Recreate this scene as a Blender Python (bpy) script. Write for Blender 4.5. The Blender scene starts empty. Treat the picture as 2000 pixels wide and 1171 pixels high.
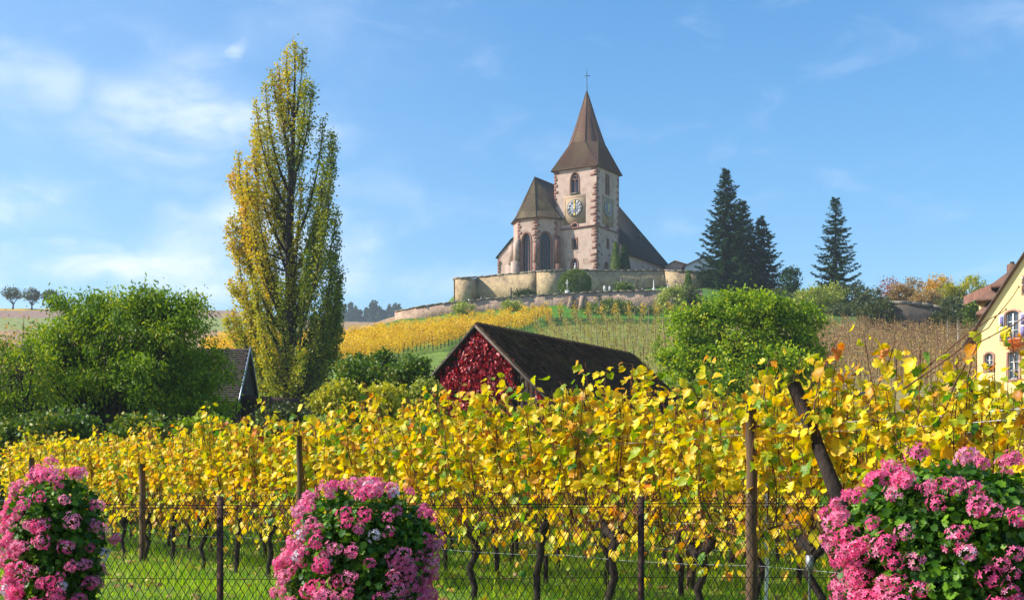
import bpy, math, random
import numpy as np
from mathutils import Vector, Matrix, geometry

R = random.Random(11)
rng = np.random.default_rng(11)
F = 2600.0          # focal length in photo pixels
EYE = 1.6           # eye height above the road
GZ = 0.65           # height of the vineyard floor near the fence
HY = 985.0

def P(x, y, d):
    return Vector(((x - 1000.0) / F * d, d, EYE + (HY - y) / F * d))

SC = bpy.context.scene
COL = SC.collection

# ---------------------------------------------------------------- camera
cam_d = bpy.data.cameras.new('camera')
cam = bpy.data.objects.new('camera', cam_d)
COL.objects.link(cam)
cam.location = (0, 0, EYE)
cam.rotation_euler = (math.radians(90), 0, 0)
cam_d.sensor_width = 36
cam_d.lens = F / 2000 * 36
cam_d.shift_y = (HY - 585.5) / 2000
cam_d.clip_start = 0.1
cam_d.clip_end = 9000
SC.camera = cam

# ---------------------------------------------------------------- sun and sky
SUN_AZ = Vector((-0.985, -0.10, 0)).normalized()
SUN_EL = math.radians(37)
sd = Vector((SUN_AZ.x * math.cos(SUN_EL), SUN_AZ.y * math.cos(SUN_EL), math.sin(SUN_EL)))
sun_d = bpy.data.lights.new('sun', 'SUN')
sun_d.energy = 5.0
sun_d.angle = math.radians(0.5)
sun_d.color = (1.0, 0.93, 0.82)
sun = bpy.data.objects.new('sun', sun_d)
COL.objects.link(sun)
sun.rotation_euler = sd.to_track_quat('Z', 'Y').to_euler()
sun.location = (-60, -10, 60)

w = bpy.data.worlds.new('World')
SC.world = w
w.use_nodes = True
nt = w.node_tree
for n in list(nt.nodes):
    nt.nodes.remove(n)
def N(t, typ, **kw):
    n = t.nodes.new(typ)
    for k, v in kw.items():
        setattr(n, k, v)
    return n
out = N(nt, 'ShaderNodeOutputWorld')
bg = N(nt, 'ShaderNodeBackground')
bg.inputs[1].default_value = 0.125
sky = N(nt, 'ShaderNodeTexSky', sky_type='NISHITA', sun_disc=False)
sky.sun_elevation = SUN_EL
sky.sun_rotation = math.atan2(SUN_AZ.x, SUN_AZ.y)
sky.altitude = 300
sky.air_density = 1.3
sky.dust_density = 0.15
sky.ozone_density = 5.0
hs = N(nt, 'ShaderNodeHueSaturation')
hs.inputs['Hue'].default_value = 0.5
hs.inputs['Saturation'].default_value = 1.25
hs.inputs['Value'].default_value = 1.0
nt.links.new(sky.outputs[0], hs.inputs['Color'])
tc = N(nt, 'ShaderNodeTexCoord')
sx = N(nt, 'ShaderNodeSeparateXYZ')
nt.links.new(tc.outputs['Generated'], sx.inputs[0])
# clouds: thin wisps where they hang in this sky, broken up by noise, fading into a faint veil elsewhere
mp = N(nt, 'ShaderNodeMapping')
mp.inputs['Scale'].default_value = (1.0, 1.0, 2.6)
mp.inputs['Rotation'].default_value = (0, 0.25, 0)
nt.links.new(tc.outputs['Generated'], mp.inputs[0])
nz = N(nt, 'ShaderNodeTexNoise')
nz.inputs['Scale'].default_value = 12.0
nz.inputs['Detail'].default_value = 10.0
nz.inputs['Roughness'].default_value = 0.58
nz.inputs['Distortion'].default_value = 0.5
nt.links.new(mp.outputs[0], nz.inputs['Vector'])
def wmath(op, a, b=None, clamp=False):
    n = N(nt, 'ShaderNodeMath', operation=op, use_clamp=clamp)
    for i_, v in enumerate((a, b)):
        if v is None: continue
        if isinstance(v, (int, float)): n.inputs[i_].default_value = v
        else: nt.links.new(v, n.inputs[i_])
    return n.outputs[0]
yy = wmath('MAXIMUM', sx.outputs['Y'], 0.05)
uu = wmath('DIVIDE', sx.outputs['X'], yy)
vv = wmath('DIVIDE', sx.outputs['Z'], yy)
cx = N(nt, 'ShaderNodeCombineXYZ')
nt.links.new(uu, cx.inputs[0]); nt.links.new(vv, cx.inputs[1])
# warp the outlines
wn = N(nt, 'ShaderNodeTexNoise'); wn.inputs['Scale'].default_value = 14.0; wn.inputs['Detail'].default_value = 4
nt.links.new(tc.outputs['Generated'], wn.inputs['Vector'])
wv = N(nt, 'ShaderNodeVectorMath', operation='MULTIPLY_ADD')
wv.inputs[1].default_value = (0.17, 0.08, 0); nt.links.new(wn.outputs['Color'], wv.inputs[0])
cy_ = N(nt, 'ShaderNodeVectorMath', operation='SUBTRACT'); cy_.inputs[1].default_value = (0.085, 0.04, 0)
nt.links.new(cx.outputs[0], wv.inputs[2]); nt.links.new(wv.outputs[0], cy_.inputs[0])
acc = None
for (px, py, rx, ry, st) in ((40, 150, 130, 80, .38), (400, 225, 210, 115, .75), (230, 250, 190, 50, .35), (460, 475, 190, 80, .85), (230, 528, 420, 44, 1.0), (430, 545, 260, 50, .9), (20, 405, 110, 50, .5),
                             (500, 112, 46, 18, .6), (850, 545, 230, 40, .5), (730, 360, 90, 70, .22), (1960, 55, 170, 60, .22), (560, 60, 110, 90, .16), (-300, 300, 300, 160, .5), (2300, 400, 250, 60, .3)):
    d1 = N(nt, 'ShaderNodeVectorMath', operation='SUBTRACT'); d1.inputs[1].default_value = ((px - 1000) / F, (HY - py) / F, 0)
    nt.links.new(cy_.outputs[0], d1.inputs[0])
    d2 = N(nt, 'ShaderNodeVectorMath', operation='MULTIPLY'); d2.inputs[1].default_value = (F / rx, F / ry, 0)
    nt.links.new(d1.outputs[0], d2.inputs[0])
    d3 = N(nt, 'ShaderNodeVectorMath', operation='LENGTH'); nt.links.new(d2.outputs[0], d3.inputs[0])
    r1 = N(nt, 'ShaderNodeMapRange'); r1.interpolation_type = 'SMOOTHSTEP'
    r1.inputs['From Min'].default_value = 1.5; r1.inputs['From Max'].default_value = 0.1; r1.inputs['To Min'].default_value = 0; r1.inputs['To Max'].default_value = st
    nt.links.new(d3.outputs['Value'], r1.inputs['Value'])
    acc = r1.outputs[0] if acc is None else wmath('MAXIMUM', acc, r1.outputs[0])
cr = N(nt, 'ShaderNodeMapRange'); cr.interpolation_type = 'SMOOTHSTEP'
cr.inputs['From Min'].default_value = 0.30; cr.inputs['From Max'].default_value = 0.72
cr.inputs['To Min'].default_value = 0.12; cr.inputs['To Max'].default_value = 1.0
nt.links.new(nz.outputs['Fac'], cr.inputs['Value'])
m2_ = wmath('MULTIPLY', acc, cr.outputs[0])
lv_ = N(nt, 'ShaderNodeMapRange'); lv_.interpolation_type = 'SMOOTHSTEP'
lv_.inputs['From Min'].default_value = 0.10; lv_.inputs['From Max'].default_value = -0.42; lv_.inputs['To Max'].default_value = 0.15
nt.links.new(uu, lv_.inputs['Value'])
veil = N(nt, 'ShaderNodeMapRange'); veil.interpolation_type = 'SMOOTHSTEP'
veil.inputs['From Min'].default_value = 0.5; veil.inputs['From Max'].default_value = 0.8; veil.inputs['To Max'].default_value = 0.18
nt.links.new(nz.outputs['Fac'], veil.inputs['Value'])
m2o = wmath('ADD', wmath('MAXIMUM', m2_, veil.outputs[0]), wmath('MULTIPLY', lv_.outputs[0], wmath('ADD', nz.outputs['Fac'], 0.3)), True)
mix = N(nt, 'ShaderNodeMixRGB')
mix.inputs['Color2'].default_value = (5.7, 6.2, 7.0, 1)
nt.links.new(m2o, mix.inputs['Fac'])
nt.links.new(hs.outputs['Color'], mix.inputs['Color1'])
nt.links.new(mix.outputs[0], bg.inputs[0])
nt.links.new(bg.outputs[0], out.inputs[0])

SC.view_settings.view_transform = 'Standard'
SC.view_settings.look = 'None'
SC.view_settings.exposure = 0.63
SC.view_settings.gamma = 1.0
SC.view_settings.use_curve_mapping = False
SC.render.engine = 'CYCLES'
SC.cycles.max_bounces = 6
SC.cycles.transmission_bounces = 4
SC.cycles.volume_bounces = 0
SC.cycles.transparent_max_bounces = 8

# ---------------------------------------------------------------- materials
def lin(c):
    return (c[0], c[1], c[2], 1.0)

def solid(name, c1, c2=None, scale=4.0, rough=0.85, bump=0.0, bscale=None, spec=0.3, metal=0.0, c3=None, stretch=None, big=None):
    """Surface colour that wanders between c1 and c2 (stains c3), with fine relief."""
    m = bpy.data.materials.new(name)
    m.use_nodes = True
    t = m.node_tree
    b = t.nodes['Principled BSDF']
    b.inputs['Roughness'].default_value = rough
    b.inputs['Specular IOR Level'].default_value = spec
    b.inputs['Metallic'].default_value = metal
    if c2 is None:
        c2 = tuple(v * 0.8 for v in c1)
    co = N(t, 'ShaderNodeTexCoord')
    src = co.outputs['Object']
    if stretch:
        mpn = N(t, 'ShaderNodeMapping')
        mpn.inputs['Scale'].default_value = stretch
        t.links.new(src, mpn.inputs[0])
        src = mpn.outputs[0]
    no = N(t, 'ShaderNodeTexNoise')
    no.inputs['Scale'].default_value = scale
    no.inputs['Detail'].default_value = 8
    no.inputs['Roughness'].default_value = 0.65
    t.links.new(src, no.inputs['Vector'])
    rp = N(t, 'ShaderNodeValToRGB')
    rp.color_ramp.elements[0].position = 0.35
    rp.color_ramp.elements[0].color = lin(c2)
    rp.color_ramp.elements[1].position = 0.65
    rp.color_ramp.elements[1].color = lin(c1)
    t.links.new(no.outputs['Fac'], rp.inputs[0])
    colr = rp.outputs['Color']
    if c3:
        n3 = N(t, 'ShaderNodeTexNoise')
        n3.inputs['Scale'].default_value = big or scale * 0.22
        n3.inputs['Detail'].default_value = 7
        n3.inputs['Roughness'].default_value = 0.7
        t.links.new(src, n3.inputs['Vector'])
        r3 = N(t, 'ShaderNodeValToRGB')
        r3.color_ramp.elements[0].position = 0.5
        r3.color_ramp.elements[1].position = 0.64
        t.links.new(n3.outputs['Fac'], r3.inputs[0])
        mx = N(t, 'ShaderNodeMixRGB')
        mx.inputs['Color2'].default_value = lin(c3)
        t.links.new(r3.outputs['Color'], mx.inputs['Fac'])
        t.links.new(colr, mx.inputs['Color1'])
        colr = mx.outputs[0]
    oi = N(t, 'ShaderNodeObjectInfo')
    mv = N(t, 'ShaderNodeMapRange')
    mv.inputs['To Min'].default_value = 0.88
    mv.inputs['To Max'].default_value = 1.12
    t.links.new(oi.outputs['Random'], mv.inputs['Value'])
    hv = N(t, 'ShaderNodeHueSaturation')
    t.links.new(mv.outputs[0], hv.inputs['Value'])
    t.links.new(colr, hv.inputs['Color'])
    t.links.new(hv.outputs['Color'], b.inputs['Base Color'])
    if bump:
        nb = N(t, 'ShaderNodeTexNoise')
        nb.inputs['Scale'].default_value = bscale or scale * 4
        nb.inputs['Detail'].default_value = 6
        t.links.new(src, nb.inputs['Vector'])
        bp = N(t, 'ShaderNodeBump')
        bp.inputs['Strength'].default_value = 1.0
        bp.inputs['Distance'].default_value = bump
        t.links.new(nb.outputs['Fac'], bp.inputs['Height'])
        t.links.new(bp.outputs['Normal'], b.inputs['Normal'])
    return m

def leafmat(name, ramp, trans=0.45, rough=0.45, spec=0.35, coherent=False, tboost=1.25, blotch=22, hue=0.0):
    """Leaf: reflects and lets light through; each leaf picks its own colour from the ramp."""
    m = bpy.data.materials.new(name)
    m.use_nodes = True
    t = m.node_tree
    b = t.nodes['Principled BSDF']
    b.inputs['Roughness'].default_value = rough
    b.inputs['Specular IOR Level'].default_value = spec
    at = N(t, 'ShaderNodeAttribute', attribute_name='rnd')
    v = at.outputs['Fac']
    if not coherent:
        oi = N(t, 'ShaderNodeObjectInfo')
        ad = N(t, 'ShaderNodeMath', operation='ADD')
        t.links.new(v, ad.inputs[0])
        t.links.new(oi.outputs['Random'], ad.inputs[1])
        fr = N(t, 'ShaderNodeMath', operation='FRACT')
        t.links.new(ad.outputs[0], fr.inputs[0])
        v = fr.outputs[0]
    rp = N(t, 'ShaderNodeValToRGB')
    e = rp.color_ramp.elements
    e[0].position = ramp[0][0]; e[0].color = lin(ramp[0][1])
    e[1].position = ramp[-1][0]; e[1].color = lin(ramp[-1][1])
    for p, c in ramp[1:-1]:
        k = e.new(p); k.color = lin(c)
    t.links.new(v, rp.inputs[0])
    # blotches inside a leaf
    co = N(t, 'ShaderNodeTexCoord')
    no = N(t, 'ShaderNodeTexNoise')
    no.inputs['Scale'].default_value = blotch
    no.inputs['Detail'].default_value = 3
    t.links.new(co.outputs['Object'], no.inputs['Vector'])
    mv = N(t, 'ShaderNodeMapRange')
    mv.inputs['To Min'].default_value = 0.72
    mv.inputs['To Max'].default_value = 1.22
    t.links.new(no.outputs['Fac'], mv.inputs['Value'])
    hv = N(t, 'ShaderNodeHueSaturation')
    t.links.new(mv.outputs[0], hv.inputs['Value'])
    if hue:
        n9 = N(t, 'ShaderNodeTexNoise'); n9.inputs['Scale'].default_value = blotch * .6; n9.inputs['Detail'].default_value = 4
        n9.inputs['Roughness'].default_value = .7
        vm = N(t, 'ShaderNodeVectorMath', operation='ADD'); oj = N(t, 'ShaderNodeObjectInfo')
        t.links.new(co.outputs['Object'], vm.inputs[0]); t.links.new(oj.outputs['Location'], vm.inputs[1]); t.links.new(vm.outputs[0], n9.inputs['Vector'])
        mh = N(t, 'ShaderNodeMapRange'); mh.inputs['From Min'].default_value = .3; mh.inputs['From Max'].default_value = .7
        mh.inputs['To Min'].default_value = 0.5 - hue; mh.inputs['To Max'].default_value = 0.5 + hue
        t.links.new(n9.outputs['Fac'], mh.inputs['Value']); t.links.new(mh.outputs[0], hv.inputs['Hue'])
    t.links.new(rp.outputs['Color'], hv.inputs['Color'])
    t.links.new(hv.outputs['Color'], b.inputs['Base Color'])
    tr = N(t, 'ShaderNodeBsdfTranslucent')
    hb = N(t, 'ShaderNodeHueSaturation')
    hb.inputs['Value'].default_value = tboost
    hb.inputs['Saturation'].default_value = 1.08
    t.links.new(hv.outputs['Color'], hb.inputs['Color'])
    t.links.new(hb.outputs['Color'], tr.inputs['Color'])
    ms = N(t, 'ShaderNodeMixShader')
    ms.inputs[0].default_value = trans
    t.links.new(b.outputs[0], ms.inputs[1])
    t.links.new(tr.outputs[0], ms.inputs[2])
    t.links.new(ms.outputs[0], t.nodes['Material Output'].inputs['Surface'])
    return m

YEL = [(0.0, (0.90, 0.64, 0.012)), (0.25, (0.92, 0.70, 0.02)), (0.42, (0.80, 0.66, 0.02)), (0.55, (0.58, 0.58, 0.02)), (0.7, (0.92, 0.62, 0.02)), (0.88, (0.88, 0.48, 0.02)), (0.97, (0.55, 0.26, 0.02)), (1.0, (0.30, 0.12, 0.03))]
M = {}
M['vine_yellow'] = leafmat('vine_leaf_yellow', YEL, 0.42, blotch=2.6, hue=.032)
M['vine_green'] = leafmat('vine_leaf_green', [(0.0, (0.30, 0.42, 0.02)), (0.5, (0.18, 0.34, 0.025)), (1.0, (0.05, 0.17, 0.02))], 0.42, blotch=2.6, hue=.03)
M['vine_orange'] = leafmat('vine_leaf_orange', [(0.0, (0.85, 0.36, 0.02)), (0.6, (0.70, 0.22, 0.02)), (1.0, (0.35, 0.10, 0.02))], 0.45, blotch=2.6, hue=.03)
M['vine_mix'] = leafmat('vine_leaf_mixed', [(0.0, (0.86, 0.58, 0.015)), (0.4, (0.84, 0.62, 0.02)), (0.55, (0.58, 0.56, 0.02)), (0.68, (0.36, 0.44, 0.02)), (0.79, (0.16, 0.30, 0.02)), (0.83, (0.84, 0.58, 0.03)), (0.94, (0.80, 0.40, 0.02)), (1.0, (0.30, 0.12, 0.03))], 0.40, blotch=16, hue=.03)
M['vine_far'] = leafmat('vine_leaf_hillside', [(0.0, (0.80, 0.50, 0.02)), (0.5, (0.85, 0.58, 0.03)), (0.8, (0.75, 0.42, 0.03)), (1.0, (0.45, 0.24, 0.05))], 0.45)
M['vine_sparse'] = leafmat('vine_leaf_sparse', [(0.0, (0.34, 0.34, 0.05)), (0.5, (0.50, 0.42, 0.06)), (0.85, (0.22, 0.28, 0.04)), (1.0, (0.50, 0.26, 0.08))], 0.35)
M['fallen'] = leafmat('fallen_leaf', [(0.0, (0.70, 0.50, 0.05)), (0.3, (0.45, 0.25, 0.06)), (0.7, (0.25, 0.13, 0.05)), (1.0, (0.65, 0.55, 0.15))], 0.2)
M['vine_brown'] = leafmat('vine_leaf_withered', [(0.0, (0.42, 0.22, 0.08)), (0.5, (0.30, 0.16, 0.07)), (0.85, (0.50, 0.34, 0.08)), (1.0, (0.18, 0.22, 0.05))], 0.3)
M['poplar'] = leafmat('poplar_leaf', [(0.0, (0.08, 0.13, 0.012)), (0.32, (0.24, 0.28, 0.018)), (0.52, (0.50, 0.44, 0.022)), (0.75, (0.74, 0.50, 0.025)), (1.0, (0.76, 0.38, 0.03))], 0.48, coherent=True)
M['walnut'] = leafmat('walnut_leaf', [(0.0, (0.08, 0.15, 0.010)), (0.5, (0.19, 0.31, 0.014)), (0.85, (0.36, 0.46, 0.02)), (1.0, (0.52, 0.44, 0.03))], 0.42, rough=0.5, spec=0.25)
M['bright_tree'] = leafmat('bright_green_leaf', [(0.0, (0.09, 0.18, 0.008)), (0.5, (0.23, 0.37, 0.012)), (0.9, (0.42, 0.52, 0.02)), (1.0, (0.55, 0.50, 0.03))], 0.42, rough=0.5, spec=0.25)
M['spruce'] = leafmat('spruce_needle', [(0.0, (0.014, 0.040, 0.012)), (0.6, (0.030, 0.072, 0.018)), (1.0, (0.065, 0.125, 0.025))], 0.12, rough=0.7, spec=0.05)
M['shrub_olive'] = leafmat('shrub_leaf_olive', [(0.0, (0.22, 0.27, 0.035)), (1.0, (0.46, 0.48, 0.07))], 0.35)
M['shrub_dark'] = leafmat('shrub_leaf_dark', [(0.0, (0.045, 0.065, 0.02)), (1.0, (0.12, 0.14, 0.03))], 0.25)
M['shrub_green'] = leafmat('shrub_leaf_green', [(0.0, (0.05, 0.11, 0.010)), (0.8, (0.14, 0.22, 0.02)), (1.0, (0.34, 0.30, 0.03))], 0.35)
M['shrub_red'] = leafmat('shrub_leaf_red', [(0.0, (0.32, 0.09, 0.07)), (1.0, (0.50, 0.22, 0.16))], 0.35)
M['shrub_brown'] = leafmat('shrub_leaf_brown', [(0.0, (0.26, 0.16, 0.06)), (1.0, (0.52, 0.34, 0.10))], 0.3)
M['shrub_orange'] = leafmat('shrub_leaf_orange', [(0.0, (0.55, 0.42, 0.04)), (1.0, (0.72, 0.36, 0.04))], 0.4)
M['shrub_yellow'] = leafmat('shrub_leaf_yellow_green', [(0.0, (0.30, 0.34, 0.03)), (1.0, (0.58, 0.50, 0.04))], 0.4)
M['peach'] = leafmat('peach_leaf', [(0.0, (0.55, 0.22, 0.06)), (1.0, (0.65, 0.42, 0.14))], 0.35)
M['creeper'] = leafmat('creeper_leaf', [(0.0, (0.16, 0.006, 0.014)), (0.6, (0.38, 0.012, 0.03)), (0.95, (0.66, 0.06, 0.06)), (1.0, (0.60, 0.22, 0.12))], 0.3, rough=0.42, spec=0.4)
M['box'] = leafmat('clipped_box_leaf', [(0.0, (0.08, 0.13, 0.014)), (1.0, (0.17, 0.24, 0.02))], 0.25)
M['ger_leaf'] = leafmat('geranium_leaf', [(0.0, (0.020, 0.07, 0.006)), (0.6, (0.06, 0.17, 0.010)), (1.0, (0.20, 0.38, 0.02))], 0.28, rough=0.45, spec=0.25)
M['petal'] = leafmat('geranium_petal', [(0.0, (0.92, 0.10, 0.29)), (0.5, (0.95, 0.20, 0.40)), (1.0, (0.97, 0.44, 0.57))], 0.42, rough=0.6, spec=0.1, tboost=1.2)
M['petal_white'] = leafmat('geranium_petal_white', [(0.0, (0.80, 0.76, 0.80)), (1.0, (0.85, 0.74, 0.80))], 0.3, rough=0.6, spec=0.15, tboost=1.0)
M['grass'] = leafmat('grass_blade', [(0.0, (0.12, 0.27, 0.01)), (0.5, (0.25, 0.46, 0.012)), (0.85, (0.42, 0.60, 0.02)), (1.0, (0.60, 0.55, 0.08))], 0.5, rough=0.5, spec=0.25)
M['cane'] = solid('vine_cane_bark', (0.20, 0.075, 0.032), (0.09, 0.034, 0.018), 9, 0.7)
M['bark'] = solid('vine_trunk_bark', (0.045, 0.030, 0.022), (0.014, 0.010, 0.008), 14, 0.95, 0.012, 40, stretch=(1, 1, 0.25))
M['bark_tree'] = solid('tree_bark', (0.06, 0.048, 0.035), (0.02, 0.016, 0.012), 5, 0.95, 0.03, 12, stretch=(1, 1, 0.3))
M['wood_post'] = solid('weathered_post_wood', (0.20, 0.115, 0.055), (0.07, 0.042, 0.025), 10, 0.9, 0.006, 40, stretch=(1, 1, 0.08), c3=(0.035, 0.025, 0.018), big=7)
M['hill_cane'] = solid('dry_hill_cane', (0.30, 0.185, 0.10), (0.17, 0.10, 0.055), 6, 0.9)
M['stake'] = solid('pale_stake_wood', (0.38, 0.27, 0.14), (0.24, 0.16, 0.08), 3, 0.9)
M['rust'] = solid('rusty_fence_iron', (0.10, 0.045, 0.03), (0.03, 0.018, 0.015), 25, 0.8, 0.002, 90)
M['wire'] = solid('fence_wire', (0.022, 0.018, 0.015), (0.012, 0.010, 0.009), 20, 0.6, metal=0.2)
M['wire_zinc'] = solid('galvanised_wire', (0.62, 0.66, 0.72), (0.5, 0.53, 0.58), 20, 0.35, spec=0.6, metal=0.6)
M['render_wall'] = solid('church_plaster', (0.57, 0.42, 0.335), (0.44, 0.315, 0.25), 1.1, 0.9, 0.03, 6, c3=(0.36, 0.25, 0.185), big=0.42)
M['sandstone'] = solid('red_sandstone', (0.30, 0.155, 0.11), (0.19, 0.09, 0.065), 2.0, 0.9, 0.02, 9)
M['clock_panel'] = solid('clock_surround_plaster', (0.40, 0.30, 0.19), (0.33, 0.24, 0.15), 1.2, 0.9)
M['clock_blue'] = solid('clock_dial_blue', (0.27, 0.29, 0.36), (0.22, 0.24, 0.31), 2, 0.7)
M['clock_white'] = solid('clock_cartouche_white', (0.62, 0.58, 0.52), (0.5, 0.47, 0.43), 2, 0.5)
M['clock_dark'] = solid('clock_numeral_dark', (0.03, 0.035, 0.05), None, 2, 0.5)
M['gold'] = solid('gilded_metal', (0.85, 0.62, 0.12), (0.75, 0.5, 0.08), 3, 0.35, metal=0.7)
M['glass_dark'] = solid('dark_leaded_glass', (0.022, 0.026, 0.034), (0.012, 0.014, 0.018), 3, 0.25, spec=0.5)
M['roof_tower'] = solid('tower_roof_tiles', (0.17, 0.088, 0.055), (0.065, 0.036, 0.026), 4.5, 0.9, 0.06, 9, c3=(0.12, 0.09, 0.045), big=0.4)
M['roof_choir'] = solid('choir_roof_tiles', (0.13, 0.09, 0.052), (0.045, 0.034, 0.022), 4.5, 0.9, 0.06, 9, c3=(0.14, 0.11, 0.05), big=0.5)
M['roof_slate'] = solid('nave_roof_slate', (0.052, 0.052, 0.044), (0.028, 0.028, 0.024), 3.0, 0.95, 0.04, 8, spec=0.05)
M['copper'] = solid('verdigris_iron', (0.10, 0.22, 0.25), (0.06, 0.14, 0.17), 3, 0.6, metal=0.4)
M['stone_wall'] = solid('rampart_stone', (0.52, 0.385, 0.215), (0.33, 0.24, 0.14), 1.6, 0.95, 0.10, 3.5, c3=(0.22, 0.16, 0.10), big=0.33)
M['stone_outer'] = solid('outer_wall_stone', (0.56, 0.38, 0.27), (0.30, 0.20, 0.14), 2.0, 0.95, 0.12, 3.2, c3=(0.20, 0.14, 0.10), big=0.5)
M['coping'] = solid('coping_stone', (0.34, 0.29, 0.22), (0.13, 0.11, 0.09), 1.6, 0.95, 0.05, 5)
M['stone_grey'] = solid('grey_stone', (0.15, 0.115, 0.085), (0.075, 0.06, 0.045), 0.8, 0.95, 0.05, 4, c3=(0.055, 0.05, 0.04), big=0.4)
M['marble'] = solid('white_gravestone', (0.50, 0.49, 0.46), (0.38, 0.37, 0.35), 3, 0.6)
M['granite'] = solid('dark_gravestone', (0.12, 0.11, 0.10), (0.07, 0.065, 0.06), 4, 0.6)
M['barn_roof'] = solid('old_barn_tile', (0.058, 0.038, 0.024), (0.022, 0.015, 0.010), 2.2, 1.0, 0.01, 20, spec=0.03, c3=(0.055, 0.045, 0.018), big=0.6)
M['barn_wood'] = solid('dark_barn_boards', (0.060, 0.040, 0.028), (0.025, 0.017, 0.012), 8, 0.9, 0.01, 30, stretch=(1, 1, 0.1))
M['verge'] = solid('weathered_bargeboard', (0.17, 0.13, 0.10), (0.07, 0.055, 0.045), 5, 0.85)
M['shed_tile'] = solid('worn_shed_tile', (0.125, 0.08, 0.055), (0.03, 0.022, 0.018), 6, 0.75, 0.01, 30, spec=0.45)
M['brown_board'] = solid('brown_porch_board', (0.085, 0.045, 0.028), (0.05, 0.028, 0.02), 4, 0.8)
M['metal_verge'] = solid('zinc_verge_strip', (0.38, 0.42, 0.48), None, 4, 0.4, metal=0.5)
M['yellow_wall'] = solid('yellow_house_render', (0.88, 0.70, 0.32), (0.82, 0.64, 0.28), 1.0, 0.9, 0.01, 12)
M['house_roof'] = solid('brown_house_tiles', (0.22, 0.115, 0.075), (0.13, 0.07, 0.05), 3, 0.9, 0.03, 10)
M['white_paint'] = solid('white_window_paint', (0.80, 0.79, 0.77), None, 3, 0.5)
M['shutter'] = solid('lilac_shutter_paint', (0.22, 0.18, 0.36), (0.18, 0.15, 0.30), 4, 0.6)
M['brown_shutter'] = solid('orange_brown_shutter_paint', (0.40, 0.17, 0.05), None, 4, 0.6)
M['window_stone'] = solid('pink_window_stone', (0.50, 0.28, 0.20), None, 4, 0.8)
M['glass'] = solid('window_glass', (0.10, 0.11, 0.13), (0.06, 0.07, 0.08), 2, 0.1, spec=0.8)
M['red_flower'] = leafmat('window_flower_orange', [(0.0, (0.70, 0.12, 0.02)), (1.0, (0.80, 0.28, 0.05))], 0.3)
M['asphalt'] = solid('road_asphalt', (0.06, 0.06, 0.06), (0.045, 0.045, 0.045), 30, 0.95, 0.003, 200)
M['concrete'] = solid('concrete_kerb', (0.30, 0.29, 0.27), (0.2, 0.19, 0.18), 6, 0.9, 0.004, 60)
M['tub'] = solid('dark_planter_wood', (0.05, 0.035, 0.025), (0.02, 0.015, 0.012), 6, 0.9, 0.004, 40)
M['clip'] = solid('grey_metal_clip', (0.30, 0.31, 0.32), None, 6, 0.5, metal=0.4)

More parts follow.
